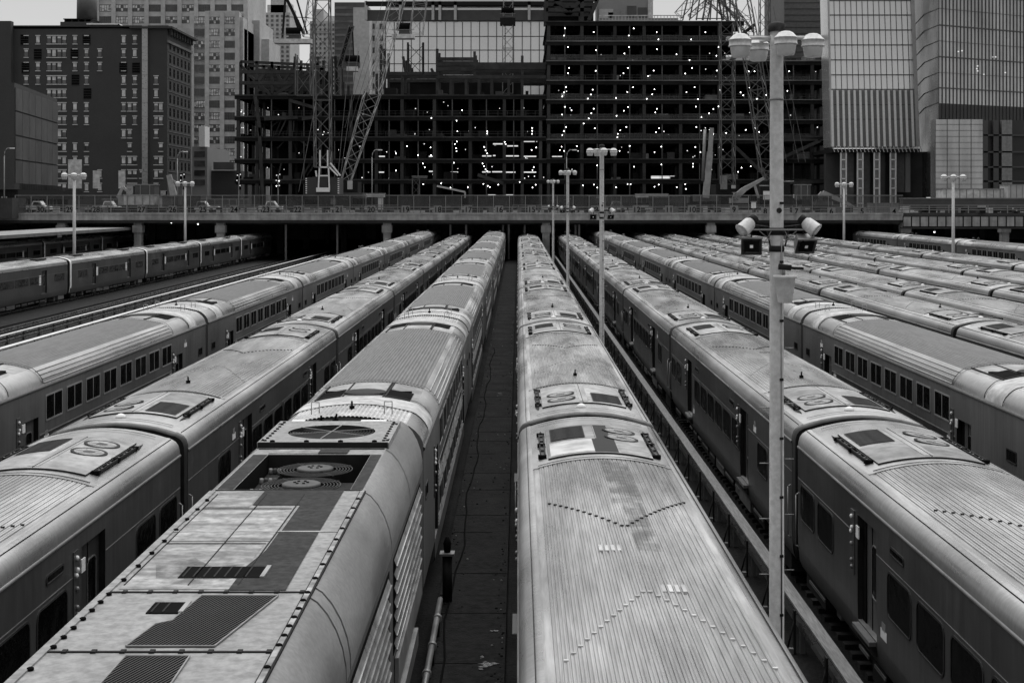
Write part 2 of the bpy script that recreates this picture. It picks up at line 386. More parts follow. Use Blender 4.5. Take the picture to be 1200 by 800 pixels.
# ------------------------------------------------------------------ the road bridge
BY = 216.0
br = empty('road_bridge', (0, BY, 0), 0, 'long concrete road bridge on steel girders crossing behind all the trains', 'bridge')
b = MB(); b.box(-250, PX(1058, BY), -.25, .6, PZ(258, BY), PZ(250, BY), 'conc'); b.box(-250, PX(1058, BY), .6, 13, 6.7, 7.15, 'street')
b.box(-250, PX(1058, BY), -.32, -.25, PZ(251.5, BY), PZ(250, BY), 'conc'); b.build('deck_edge', br)
b = MB(); b.box(-250, PX(1058, BY), 0, .5, PZ(268, BY)+.9, PZ(258, BY), 'girder'); b.box(-250, PX(1058, BY), -.12, .62, PZ(268, BY)+.9, PZ(268, BY)+.98, 'girder')
for y in (3, 6, 9, 12): b.box(-250, 250, y, y+.4, 5.4, 6.6, 'girder')
b.build('girder', br)
cb = MB(); cb.box(-.55, .55, -.6, .6, -.2, 4.2, 'conc'); cb.box(-.75, .75, -.8, .8, 4.2, 5.3, 'conc'); cb.box(-.6, .6, -.6, .6, 5.3, 5.75, 'conc'); cme = cb.mesh('column')
for px in (70, 160, 257, 453, 640, 834, 1063, 1180): inst('column', cme, br, (PX(px, BY), 1.2, 0))
pc = MB(); pc.box(-.14, .14, -.2, .2, -.2, 6.0, 'grey'); pme = pc.mesh('thin_column')
for px in (526, 545, 589, 596, 615, 676, 680, 390, 330): inst('thin_column', pme, br, (PX(px, BY), 4+random.random()*3, 0))
# the far deck is carried by dark columns too
b = MB()
xx = -140
while xx < 150:
    for yy in (245, 275, 305): b.box(xx-.5, xx+.5, yy, yy+1, -.2, 6.6, 'steel2')
    xx += 11
tag(b.build('deck_supports'), kind='structure')
# panelled fascia on the right
b = MB(); x0, x1 = PX(1055, BY), PX(1330, BY)
fr = empty('panelled_fascia', (x0, BY-1.5, 0), 0, 'low fascia of pale square panels closing the bridge at right', 'parapet')
b.box(0, x1-x0, .1, 1.6, PZ(268, BY), PZ(266, BY), 'girder'); b.box(0, x1-x0, .1, .2, PZ(266, BY), PZ(253, BY), 'black2'); b.build('backing', fr)
pm = MB(); pm.box(.1, .95*1.25, 0, .1, PZ(265, BY), PZ(254, BY), 'conc'); pme = pm.mesh('panel'); x = 0
while x < x1-x0-1.3: inst('panel', pme, fr, (x, 0, 0)); x += 1.3
# fence along the bridge
fe = empty('bridge_fence', (0, BY-.05, 0), 0, 'tall chain link fence with dark screens along the road bridge', 'fence')
zt, zb = PZ(229, BY), PZ(250, BY); x = PX(18, BY)
b = MB(); pb = MB(); pb.box(-.05, .05, -.05, .05, zb, zt+.05, 'fencep'); pme = pb.mesh('post')
while x < PX(1058, BY):
    inst('post', pme, fe, (x, 0, 0)); x += 2.42
xa, xb = PX(18, BY), PX(1058, BY)
for z, r in ((zt, .05), (zb+(zt-zb)*.35, .03), (zb+.12, .04)): b.box(xa, xb, -.03, .03, z-r, z+r, 'fencep')
b.build('rail', fe)
b = MB(); b.face([(xa, .06, zb), (xb, .06, zb), (xb, .06, zt), (xa, .06, zt)], 'fence'); b.build('chain_link', fe)
b = MB()
for (p0, p1) in ((190, 235), (335, 353), (374, 413), (466, 540), (555, 600), (650, 700), (706, 742), (760, 805), (940, 975)):
    b.face([(PX(p0, BY), .09, zb+(zt-zb)*.35), (PX(p1, BY), .09, zb+(zt-zb)*.35), (PX(p1, BY), .09, zt-.1), (PX(p0, BY), .09, zt-.1)], 'mesh')
b.build('screen_panel', fe)
# highway guard rail behind
b = MB()
for z in (7.6, 7.95, 8.3): b.box(-120, 110, 2.2, 2.3, z, z+.12, 'fencep')
for k in range(76): b.box(-120+k*3, -119.85+k*3, 2.1, 2.2, 7.15, 8.4, 'fencep')
g = b.build('guard_rail', None, (0, BY, 0)); tag(g, 'low horizontal guard rail standing behind the bridge fence', 'guard rail')
def text_mesh(s, size, m):
    c = bpy.data.curves.new('t', 'FONT'); c.body = s; c.size = size; c.extrude = .01; c.align_x = 'CENTER'; c.offset = .015
    o = bpy.data.objects.new('t', c); SC.collection.objects.link(o)
    dg = bpy.context.evaluated_depsgraph_get(); dg.update()
    me = bpy.data.meshes.new_from_object(o.evaluated_get(dg)); bpy.data.objects.remove(o, do_unlink=True)
    me.materials.clear(); me.materials.append(M[m]); return me
plate = MB(); plate.box(-.62, .62, 0, .04, -.55, .55, 'signplate') if False else None
M['signplate'] = mat('sign_plate', .22, .1, .6, .15, 2)
plate = MB(); plate.box(-.62, .62, 0, .04, -.55, .55, 'signplate'); plm = plate.mesh('plate')
nums = {30: 47.6, 29: 82, 28: 113, 27: 166, 26: 202.5, 25: 238, 24: 274.5, 23: 312, 22: 349, 21: 397.6, 20: 435, 19: 475.5, 18: 513, 17: 548.6,
        16: 585, 15: 623, 14: 659, 13: 697, 12: 746, 11: 784, 10: 811, 9: 860, 8: 896.6, 7: 933, 6: 974, 5: 1010, 4: 1047.6}
for n, px in nums.items():
    py = 245.5 if n > 8 else 247.5
    t = empty('number_sign', (PX(px, BY), BY-.14, PZ(py, BY)), 0, 'grey track number sign reading %d on the bridge fence' % n, 'sign', 'track number signs')
    inst('plate', plm, t); o = inst('number', text_mesh(str(n), 1.15, 'black'), t, (0, -.02, -.4)); o.rotation_euler = (R(90), 0, 0)
# abutment block at the left
b = MB(); b.box(PX(-160, 214), PX(17, 214), 213, 219, PZ(256, 214), PZ(232, 214), 'girder')
tag(b.build('abutment_wall'), 'dark solid wall closing the left end of the bridge fence', 'wall')
# lamps under the bridge
for i, (px, py) in enumerate(((200.8, 260.8), (232, 262.7), (254, 261), (1095, 272))):
    Y = 219; t = empty('bulkhead_lamp', (PX(px, Y), Y, PZ(py, Y)), 0, ['lit lamp under the bridge, leftmost of three', 'lit lamp under the bridge, middle of three',
        'lit lamp by the column under the bridge', 'single lit lamp under the right end of the bridge'][i], 'lamp', 'lamps under the bridge')
    b = MB(); b.lathe((0, 0, 0), [(.01, -.09), (.08, -.05), (.09, 0), (.08, .05), (.01, .09)], 'lit', 8); b.build('bulb', t)
    b = MB(); b.box(-.03, .03, .1, .16, 0, 6.6-PZ(py, Y), 'black2'); b.build('hanger', t)
# ================================================================== RAIL CARS
def rrect(w, h, r, n=4):
    P = []
    for cx, cz, a0 in ((w/2-r, h/2-r, 0), (-w/2+r, h/2-r, 90), (-w/2+r, -h/2+r, 180), (w/2-r, -h/2+r, 270)):
        for k in range(n+1):
            t = R(a0+90*k/n); P.append((cx+r*math.cos(t), cz+r*math.sin(t)))
    return P
def window_mesh(w, h, r, name='window', fr='gasket', fw=.035, split=0):
    """window facing +x, origin at its centre on the wall"""
    b = MB(); o = rrect(w, h, r); i = rrect(w-2*fw, h-2*fw, max(.01, r-fw)); n = len(o)
    V = [(0, y, z) for y, z in o]+[(.014, y, z) for y, z in o]+[(.014, y, z) for y, z in i]+[(.002, y, z) for y, z in i]
    Fs = [(a*n+k, a*n+(k+1) % n, (a+1)*n+(k+1) % n, (a+1)*n+k) for a in range(3) for k in range(n)]
    b.poly(V, Fs, fr); b.face([(.004, y, z) for y, z in i], 'glass')
    for k in range(split):
        yy = -w/2+w*(k+1)/(split+1); b.box(.005, .012, yy-.02, yy+.02, -h/2+fw, h/2-fw, fr)
    return b.mesh(name)
def put(name, me, root, s, y, z, x):   # a side fitting: s = +1 right side, -1 left side
    return inst(name, me, root, (s*x, y, z), 0 if s > 0 else math.pi)

# ---- shared bogie
def bogie():
    t = bpy.data.objects.new('bogie', None); b = MB()
    for s in (-1, 1):
        b.box(s*.98, s*1.14, -1.6, 1.6, .42, .66, 'black2'); b.box(s*.95, s*1.2, -.35, .35, .30, .80, 'black2')
        for y in (-1.15, 1.15): b.box(s*.98, s*1.22, y-.2, y+.2, .28, .62, 'grey')
    b.box(-1.0, 1.0, -.3, .3, .4, .7, 'black2')
    me = b.mesh('bogie')
    wb = MB(); wb.lathe((0, 0, 0), [(.46, -.07), (.48, -.04), (.43, -.035), (.43, .06), (.36, .065), (.34, .03), (.14, .03), (.12, .07)], 'rail', 18, 'x')
    return me, wb.mesh('wheel')
BOG, WHL = bogie()
def add_bogies(root, d, wheels=True):
    for y in (-d, d):
        g = inst('bogie', BOG, root, (0, y, 0))
        if wheels:
            for yy in (-1.15, 1.15):
                for s in (-1, 1): inst('wheel', WHL, g, (s*.76, yy, .46), 0 if s > 0 else math.pi)
def underframe(root, L, hw=1.25, z1=1.0, seed=1):
    rr = random.Random(seed); b = MB(); b.box(-hw, hw, -L/2+.5, L/2-.5, z1-.25, z1+.02, 'black2')
    y = -L/2+.7
    while y < L/2-1.6:
        l = rr.uniform(.7, 2.0)
        if 7.3 < abs(y+l/2) < 10.7: y += .3; continue
        for s in (-1, 1): b.box(s*(hw-.7), s*(hw+rr.uniform(.08, .2)), y, y+l, rr.uniform(.22, .45), z1-.15, rr.choice(['black2', 'stepm', 'black2', 'black2'])); b.box(s*(hw+.16), s*(hw+.19), y, y+l*.8, .50, .56, 'stepm')
        y += l+rr.uniform(.05, .3)
    b.build('underframe', root)

# ---- profile of the single-level car
HW = 1.57
def arcz(x, c=3.72, h=.21, w=1.30): return c+h*(1-(x/w)**2)
SIDE_LO = [(1.47, .70), (1.53, .85), (1.56, 1.15), (1.57, 1.45)]
def ribs_profile(w, c, h, pitch, groove, depth, W):
    P = []; n = int(2*w/pitch); x = -n*pitch/2
    for i in range(n):
        a = x+i*pitch; g = groove/2
        m_ = a+pitch/2
        for xx, dz in ((a+g*.4, -depth), (a+g, 0), (m_-.009, .001), (m_, -.006), (m_+.009, .001), (a+pitch-g, 0), (a+pitch-g*.4, -depth)): P.append((xx, c+h*(1-(xx/W)**2)+dz))
    return P
def m7_body(L, doors, dz0=.98, dz1=3.05):
    b = MB(); y0, y1 = -L/2, L/2
    for s in (-1, 1):
        cant = [(s*x, z) for x, z in ((1.57, 3.30), (1.59, 3.315), (1.59, 3.35), (1.572, 3.365), (1.565, 3.45), (1.535, 3.56), (1.48, 3.635), (1.40, 3.685), (1.385, 3.69), (1.37, 3.70), (1.34, 3.712), (1.30, 3.72))]
        b.sweep(cant[:4], y0, y1, 'line'); b.sweep(cant[3:], y0+.03, y1-.03, 'cant')
        b.box(s*1.392, s*1.40, y0+.1, y1-.1, 3.69, 3.705, 'black2')
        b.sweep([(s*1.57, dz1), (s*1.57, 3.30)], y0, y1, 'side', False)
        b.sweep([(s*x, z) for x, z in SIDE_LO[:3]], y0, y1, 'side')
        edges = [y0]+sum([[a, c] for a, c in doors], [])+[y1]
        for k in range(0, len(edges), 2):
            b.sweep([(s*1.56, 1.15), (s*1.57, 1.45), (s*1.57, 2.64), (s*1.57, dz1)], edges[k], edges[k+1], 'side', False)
            b.box(s*1.57, s*1.576, edges[k]+.02, edges[k+1]-.02, 2.655, 2.67, 'line')
        for a, c in doors:   # jambs of the door pockets
            for yy in (a, c): b.face([(s*1.56, yy, 1.15), (s*1.57, yy, dz1), (s*1.46, yy, dz1), (s*1.46, yy, 1.15)], 'black2')
            b.face([(s*1.57, a, dz1), (s*1.57, c, dz1), (s*1.46, c, dz1), (s*1.46, a, dz1)], 'black2')
            b.face([(s*1.56, a, 1.15), (s*1.56, c, 1.15), (s*1.46, c, 1.15), (s*1.46, a, 1.15)], 'grey')
    # ends: slightly drawn in
    prof = [(-1.47, .70), (-1.56, 1.15), (-1.57, 1.45), (-1.57, 3.30), (-1.565, 3.45), (-1.535, 3.56), (-1.48, 3.635), (-1.37, 3.70), (-1.28, 3.72), (-.9, 3.83), (-.45, 3.90), (0, 3.93)]
    prof = prof+[(-x, z) for x, z in reversed(prof[:-1])]
    for s, y in ((-1, y0), (1, y1)):
        n = len(prof); inner = [(x*.955, .7+(z-.7)*.985 if z > 1 else z) for x, z in prof]
        V = [(x, y-s*.03, z) for x, z in prof]+[(x*.985, y+s*.03, z-.012 if z > 1 else z) for x, z in prof]+[(x, y+s*.05, z-.02) for x, z in inner]
        b.poly(V, [(a*n+k, a*n+(k+1) % n, (a+1)*n+(k+1) % n, (a+1)*n+k) for a in range(2) for k in range(n)], 'side', True)
        b.face(V[2*n:], 'black2')
    return b.mesh('body')
def m7_roof(L):
    b = MB(); y0, y1 = -L/2, L/2; ye = 5.15
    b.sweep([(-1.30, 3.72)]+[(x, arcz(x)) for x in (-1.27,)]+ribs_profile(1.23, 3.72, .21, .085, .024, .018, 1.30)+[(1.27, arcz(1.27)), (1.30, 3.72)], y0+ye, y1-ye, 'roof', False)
    sm = [(x, arcz(x)-.004) for x in [-1.3+.13*k for k in range(21)]]
    for s in (-1, 1):
        a, c = (y0+.03, y0+ye) if s < 0 else (y1-ye, y1-.03); b.sweep(sm, a, c, 'cant')
        ya = y0+ye if s < 0 else y1-ye          # arched seam
        b.sweep([(x, arcz(x)+.02) for x in [-1.2+.12*k for k in range(21)]], ya-.04, ya+.04, 'black2')
        b.sweep([(x, arcz(x)+.012) for x in [-1.3+.13*k for k in range(21)]], ya-s*.04-.09*(s > 0), ya-s*.04+.09*(s < 0), 'cant')
        # chevron of small drip tabs
        for k in range(-13, 14):
            x = k*.085+.0425; yy = s*(L/2-10.9+abs(x)*2.15); z = arcz(x)
            b.box(x-.027, x+.027, yy-.02, yy+.02, z-.01, z+.016, 'black2' if s > 0 else 'patchl')
        # end gutter arch
        b.sweep([(x, arcz(x)+.03) for x in [-1.15+.115*k for k in range(21)]], s*(L/2-.42)-.025, s*(L/2-.42)+.025, 'black2')
    return b.mesh('roof')
def m7_hatch(variant=0):
    """roof equipment hatch for the +y end; origin on the car axis at that end"""
    b = MB(); z = lambda x, e=0: arcz(x)+e
    b.sweep([(x, z(x, .03)) for x in [-1.0+.1*k for k in range(21)]], -4.75, -1.35, 'smooth')
    for y in (-4.75, -1.35): b.face([(x, y, z(x, .03)) for x in [-1.0+.1*k for k in range(21)]]+[(1, y, z(1, -.02)), (-1, y, z(-1, -.02))], 'black2')
    for s in (-1, 1): b.face([(s*1.0, -4.75, z(1, .03)), (s*1.0, -1.35, z(1, .03)), (s*1.0, -1.35, z(1, -.02)), (s*1.0, -4.75, z(1, -.02))], 'black2')
    if variant == 1:
        for x0, x1, ya, yb, m in ((-.95, -.1, -4.6, -3.2, 'patchl'), (-.1, .35, -4.7, -3.2, 'patchd'), (-.02, .28, -3.2, -1.45, 'patchd'), (-.02, .0, -3.2, -1.4, 'line'), (.4, .95, -4.6, -3.6, 'smooth')):
            b.sweep([(x0+(x1-x0)*k/5, z(x0+(x1-x0)*k/5, .034+(m == 'line')*.01)) for k in range(6)], ya, yb, m)
    elif variant == 0:
        b.sweep([(-.1+.1*k, z(-.1+.1*k, .036)) for k in range(3)], -4.6, -1.5, 'cant'); b.box(.02, .03, -4.7, -1.4, z(0, .03), z(0, .042), 'black2')
    h = b.mesh('equipment_hatch')
    g = MB(); g.sweep([(x, z(x, .045)) for x in [-.92+.1*k for k in range(8)]], -3.0, -1.55, 'patchd')
    for k in range(12): g.sweep([(x, z(x, .05)) for x in (-.9, -.55, -.24)], -2.95+k*.115, -2.92+k*.115, 'black')
    g = g.mesh('intake_grille')
    f = MB()
    f.lathe((0, 0, 0), [(.35, 0), (.35, .03), (.31, .035), (.30, .02), (.29, .012)], 'patchd', 24)
    f.lathe((0, 0, .008), [(.30, 0), (.30, .012), (.12, .014), (.10, .03), (.01, .032)], 'hub', 20)
    for r in (.15, .19, .23, .27): f.lathe((0, 0, .022), [(r, 0), (r+.008, .008), (r+.016, 0)], 'frame', 20)
    for k in range(3): f.tube((.28*math.cos(k*1.05), .28*math.sin(k*1.05), .03), (-.28*math.cos(k*1.05), -.28*math.sin(k*1.05), .03), .008, 'frame', 4)
    f = f.mesh('fan_guard')
    r = MB(); r.box(-.04, .04, -4.5, -1.8, 0, .015, 'black'); r.box(-.055, -.03, -4.5, -1.8, .02, .07, 'black2'); r.box(.03, .055, -4.5, -1.8, .02, .07, 'black2')
    for k in range(15): r.box(-.05, .05, -4.45+k*.185, -4.40+k*.185, .03, .055, 'grey' if k % 3 else 'black')
    for k in range(3): r.box(-.09, .07, -4.5+k*1.28, -4.38+k*1.28, .0, .075, 'black')
    r.face([(-.07, -1.75, .01), (.07, -1.75, .01), (.0, -1.2, .01)], 'black2')
    r = r.mesh('roof_rail')
    return h, g, f, r
HATCH = {0: m7_hatch(0), 1: m7_hatch(1)}
W_STD = window_mesh(1.45, .80, .17); W_SLOT = window_mesh(.85, .17, .08); W_DOOR = window_mesh(.5, .95, .12, 'door_window', 'line', .02)
def small_parts():
    st = MB(); st.box(-.02, .12, -.62, .62, -.07, 0, 'stepm'); st.box(.0, .11, -.6, .6, 0, .004, 'stepm'); st.box(-.02, .02, -.6, .6, -.25, 0, 'black2')
    il = MB(); il.box(0, .02, -.13, .13, -.55, .62, 'side')
    for z, y in ((.5, 0), (.3, .03), (.22, -.03), (0, 0), (-.3, 0), (-.42, .02)): il.lathe((.02, y, z), [(.045, 0), (.04, .03), (.01, .045)], 'white' if z > .2 else 'grey', 8, 'x')
    il.box(.0, .02, .28, .48, .18, .40, 'white')
    gr = MB(); gr.tube((.0, 0, -.6), (.07, 0, -.55), .014, 'frame'); gr.tube((.07, 0, -.55), (.07, 0, .55), .014, 'frame'); gr.tube((.07, 0, .55), (0, 0, .6), .014, 'frame')
    dia = MB()
    for k in range(4):
        dia.box(-.62, .62, .03+k*.045, .055+k*.045, .95, 3.15, 'rubber'); dia.box(-.58, .58, .055+k*.045, .075+k*.045, 1.0, 3.1, 'black')
    dia.box(-.15, .15, 0, .22, .55, .85, 'black2')
    an = MB(); an.box(-.05, .05, -.04, .04, 0, .07, 'black'); an.tube((0, 0, .06), (0, -.03, .17), .022, 'black')
    ml = MB(); ml.lathe((0, 0, 0), [(.12, 0), (.11, .05), (.05, .09), (.01, .1)], 'white', 10)
    em = MB(); em.box(0, .003, -.2, .2, -.16, .0, 'white'); em.box(0, .003, -.12, .12, -.02, .12, 'frame')
    return [m.mesh(n) for m, n in ((st, 'door_step'), (il, 'indicator_panel'), (gr, 'grab_rail'), (dia, 'gangway_bellows'), (an, 'antenna'), (ml, 'marker_light'), (em, 'notice'))]
STEP, INDIC, GRAB, DIAPH, ANT, MARK, NOTICE = small_parts()
def door_mesh(w, z0, z1, x=-.11, m='side'):
    b = MB(); b.box(x-.04, x, -w/2-.05, w/2+.05, z0-.02, z1+.02, m)
    b.box(x, x+.012, -.008, .008, z0, z1, 'black'); b.box(x, x+.02, -w/2, -w/2+.25, z0, z1, 'black')
    return b.mesh('door')
DOOR7 = door_mesh(1.3, 1.15, 3.05)
L7 = 25.2
DOORS7 = [(L7/2-6.85, L7/2-5.5), (-L7/2+6.1, -L7/2+7.45)]; DOORS7 = sorted(DOORS7)
BODY7 = m7_body(L7, DOORS7); ROOF7 = m7_roof(L7)
def make_m7(near=True, variant=0, seed=1):
    t = empty('rail_car'); inst('body', BODY7, t); inst('roof', ROOF7, t)
    for s in (-1, 1):
        ws = [L7/2-.3-.75, L7/2-2.05-.75]+[L7/2-7.6-.72-1.74*k for k in range(6)]+[-L7/2+3.1+.75]
        for y in ws: put('window', W_STD, t, s, y, 2.20, 1.571)
        for a, c in DOORS7:
            dr = put('door', DOOR7, t, s, (a+c)/2, 0, 1.57)
            inst('door_window', W_DOOR, dr, (-.108, .22, 2.2))
            if near: put('door_step', STEP, t, s, (a+c)/2, 1.12, 1.56)
            put('indicator_panel', INDIC, t, s, (a-.33) if s > 0 else c+.33, 2.45, 1.571)
        for y in (L7/2-8.2, -L7/2+9.0): put('sign_window', W_SLOT, t, s, y, 2.95, 1.571)
        if near:
            for y in (L7/2-.1, -L7/2+.12): put('grab_rail', GRAB, t, s, y, 1.75, 1.565)
            put('notice', NOTICE, t, s, -L7/2+5.0, 2.9, 1.571); put('notice', NOTICE, t, s, L7/2-7.35, 1.5, 1.571)
    h, g, f, r = HATCH[variant]
    for e in (0, 1):
        rz = 0 if e == 0 else math.pi; yy = L7/2 if e == 0 else -L7/2
        hh = inst('equipment_hatch', h if e == 0 or variant == 0 else HATCH[0][0], t, (0, yy, 0), rz)
        inst('intake_grille', g, hh)
        for y in (-2.1, -2.95) if True else (): inst('fan_guard', f, hh, (.52, y, arcz(.52)+.028), 0, (1, 1, .45)).rotation_euler[1] = R(8.5)
        for x in (-1.1, 1.1): inst('roof_rail', r, hh, (x, 0, arcz(1.12)+.0), 0)
        inst('gangway_bellows', DIAPH, t, (0, yy, 0), rz)
    inst('antenna', ANT, t, (.0, -L7/2+6.8, arcz(0))); inst('marker_light', MARK, t, (-.1, -L7/2+.75, arcz(0)-.01))
    if variant == 1:
        b = MB(); b.sweep([(x, arcz(x)+.004) for x in (-.06, .06, .18, .30, .42)], L7/2-9.2, L7/2-5.2, 'stain'); b.sweep([(x, arcz(x)+.004) for x in (.06, .18, .30, .40)], L7/2-12.3, L7/2-9.2, 'stain')
        b.build('roof_stain', t)
        for x0, y in ((-.46, L7/2-12.1), (.20, L7/2-14.2)):
            b = MB()
            for k in range(4): b.box(x0+k*.085, x0+k*.085+.05, y-.16, y+.16, arcz(x0)-.02, arcz(x0+.1)+.012, 'patchl')
            build_split(b, 'roof_marking', t)
    add_bogies(t, 9.0, near); underframe(t, L7, seed=seed)
    return t

# ---- older car (alone at the left)
def make_m3():
    t = empty('rail_car'); D3 = [(-L7/2+6.4, -L7/2+7.7), (L7/2-6.8, L7/2-5.5)]
    me = BODY3; inst('body', me, t); inst('roof', ROOF3, t)
    for s in (-1, 1):
        for y in (-L7/2+3.7, L7/2-2.2): put('window', W3A, t, s, y, 2.3, 1.571)
        for k in range(3): put('window', W3B, t, s, -L7/2+10.2+k*3.45, 2.3, 1.571)
        for a, c in D3: dr = put('door', DOOR7, t, s, (a+c)/2, 0, 1.57); inst('door_window', W_DOOR, dr, (-.108, .22, 2.2))
        for y in (-L7/2+8.1, L7/2-7.2): put('side_panel', PAN3, t, s, y, 2.3, 1.571)
    for e in (0, 1):
        rz = 0 if e == 0 else math.pi; yy = L7/2 if e == 0 else -L7/2
        inst('gangway_bellows', DIAPH, t, (0, yy, 0), rz)
        inst('roof_vent', VENT3, t, (0, yy*.62, arcz(0)))
    inst('cab_frame', CAB3, t, (0, -L7/2, 0))
    add_bogies(t, 9.0, False); underframe(t, L7, seed=9)
    return t
BODY3 = m7_body(L7, [(-L7/2+6.4, -L7/2+7.7), (L7/2-6.8, L7/2-5.5)])
b = MB(); b.sweep([(-1.3+.13*k, arcz(-1.3+.13*k)) for k in range(21)], -L7/2+.03, L7/2-.03, 'roof')
for k in range(-9, 10): b.box(k*.13-.006, k*.13+.006, -L7/2+.3, L7/2-.3, arcz(k*.13), arcz(k*.13)+.012, 'roof')
ROOF3 = b.mesh('roof')
W3A = window_mesh(2.6, .62, .05, 'window', 'gasket', .04, 2); W3B = window_mesh(3.1, .62, .05, 'window', 'gasket', .04, 3)
b = MB(); b.box(0, .01, -.25, .25, -.4, .4, 'white'); PAN3 = b.mesh('side_panel')
b = MB(); b.box(-.9, -.3, -1.2, 1.2, -.05, .06, 'rust'); b.box(.3, .9, -1.2, 1.2, -.05, .06, 'rust'); VENT3 = b.mesh('roof_vent')
prof = [(-1.49, .8), (-1.6, 1.4), (-1.6, 3.32), (-1.57, 3.52), (-1.45, 3.68), (-1.2, 3.78), (-.6, 3.92), (0, 3.97)]; prof += [(-x, z) for x, z in reversed(prof[:-1])]
b = MB(); b.sweep(prof, -.10, .35, 'white'); CAB3 = b.mesh('cab_frame')

# ---- bilevel coach
LC = 25.45; HC = 1.55
def c3z(x, top=4.42, w=1.2, e=.17): return top-e*(x/w)**2
SH = [(1.55, 3.72), (1.58, 3.74), (1.58, 3.79), (1.55, 3.81), (1.53, 3.92), (1.47, 4.03), (1.38, 4.13), (1.28, 4.21), (1.2, 4.25)]
def c3_body():
    b = MB(); y0, y1 = -LC/2, LC/2; doors = [(-LC/2+4.0, -LC/2+5.2), (LC/2-5.2, LC/2-4.0)]
    for s in (-1, 1):
        b.sweep([(s*1.55, 3.02), (s*1.55, 3.72)], y0, y1, 'side2', False); b.sweep([(s*x, z) for x, z in SH[:4]], y0, y1, 'side2')
        b.sweep([(s*x, z) for x, z in SH[3:]], y0+.02, y1-.02, 'cant')
        b.sweep([(s*1.5, .45), (s*1.55, .55), (s*1.55, 1.0)], y0+4.0, y1-4.0, 'side2', False)
        edges = [y0, doors[0][0], doors[0][1], doors[1][0], doors[1][1], y1]
        for k in (0, 2, 4): b.sweep([(s*1.55, .98), (s*1.55, 3.02)], edges[k], edges[k+1], 'side2', False)
        for z in (2.28, 2.50): b.box(s*1.55, s*1.558, doors[0][1]+.1, doors[1][0]-.1, z, z+.025, 'frame')
        b.box(s*1.548, s*1.553, doors[0][1]+.1, doors[1][0]-.1, 2.31, 2.5, 'patchd')
        for a, c in doors:
            for yy in (a, c): b.face([(s*1.55, yy, .98), (s*1.55, yy, 3.02), (s*1.42, yy, 3.02), (s*1.42, yy, .98)], 'black2')
            b.face([(s*1.55, a, 3.02), (s*1.55, c, 3.02), (s*1.42, c, 3.02), (s*1.42, a, 3.02)], 'black2')
            b.face([(s*1.55, a, .98), (s*1.55, c, .98), (s*1.42, c, .98), (s*1.42, a, .98)], 'grey')
        for i, z in enumerate((1.0, 1.08, 1.16, 1.24, 1.95, 2.03, 2.11, 2.19)): b.box(s*1.55, s*1.565, doors[0][1]+.15, doors[1][0]-.15, z, z+.03, 'ribs')
        # three bright ridges on the shoulder over the middle of the car
        for x, z in ((1.545, 3.87), (1.50, 3.98), (1.43, 4.08), (1.33, 4.175)): b.tube((s*x, -7.1, z), (s*x, 7.1, z), .022, 'line', 6)
    prof = [(-1.5, .9), (-1.55, 1.1)]+[(-x, z) for x, z in SH if x != 1.58]+[(-.6, c3z(.6)-.02), (0, c3z(0)-.02)]; prof += [(-x, z) for x, z in reversed(prof[:-1])]
    for y in (y0, y1): b.face([(x, y, z) for x, z in prof], 'side2')
    return b.mesh('body')
def c3_roof():
    b = MB(); w = 1.2
    P = []; n = 28; pitch = 2*w/n
    for i in range(n):
        a = -w+i*pitch
        for xx, dz in ((a, -.012), (a+pitch*.3, .012), (a+pitch*.7, .012)): P.append((xx, c3z(xx)+dz))
    P.append((w, c3z(w)))
    b.sweep(P, -7.2, 7.2, 'c3roof', False)
    for s in (-1, 1):
        ye = LC/2
        b.sweep(P, s*(ye-1.6), s*(ye-.02), 'band', False)
        sm = [(x, c3z(x)) for x in [-1.2+.12*k for k in range(21)]]
        b.sweep(sm, s*7.2, s*(ye-1.6), 'smooth')
        full = [(-x, z+.02) for x, z in SH[3:]]+[(x, c3z(x)+.02) for x in [-1.1+.11*k for k in range(21)]]+[(x, z+.02) for x, z in reversed(SH[3:])]
        bigger = [(x*1.008, z+.03) for x, z in full]
        b.sweep([(x*1.004, z) for x, z in full], s*(ye-2.9), s*(ye-1.65), 'band'); b.sweep(bigger, s*7.2-.03, s*7.2+.03, 'black2'); b.sweep(bigger, s*(ye-2.93)-.03, s*(ye-2.93)+.03, 'black2')
        for x0, x1 in ((-1.05, -.5), (.5, 1.05)):
            b.sweep([(x0, c3z(x0)+.012), (x1, c3z(x1)+.012)], s*(ye-4.3), s*(ye-3.0), 'black')
            b.box(x0-.02, x0+.02, s*(ye-5.5), s*(ye-3.0), c3z(x0), c3z(x0)+.03, 'black2')
        for x in (-.45, .45): b.box(x-.015, x+.015, s*(ye-5.5), s*(ye-3.0), c3z(x), c3z(x)+.02, 'black2')
        b.box(-1.0, 1.0, s*(ye-4.32)-.01, s*(ye-4.32)+.01, c3z(1), c3z(.9)+.03, 'black2')
        b.lathe((0, s*(ye-3.6), c3z(0)), [(.5, 0), (.45, .03), (.01, .03)], 'patchd', 16)
    return b.mesh('roof')
BODYC, ROOFC = c3_body(), c3_roof()
WC = window_mesh(1.42, .72, .05, 'window', 'frame', .045, 1); WCS = window_mesh(.7, .32, .04, 'end_window'); DOORC = door_mesh(1.15, .98, 3.02, -.13, 'side2')
WCL = window_mesh(1.42, .60, .05, 'window', 'frame', .045, 1)
b = MB(); b.tube((0, 0, 0), (0, 0, .26), .012, 'frame'); b.tube((.16, 0, 0), (.16, 0, .26), .012, 'frame'); b.tube((0, 0, .26), (.16, 0, .26), .012, 'frame'); HOOP = b.mesh('grab_hoop')
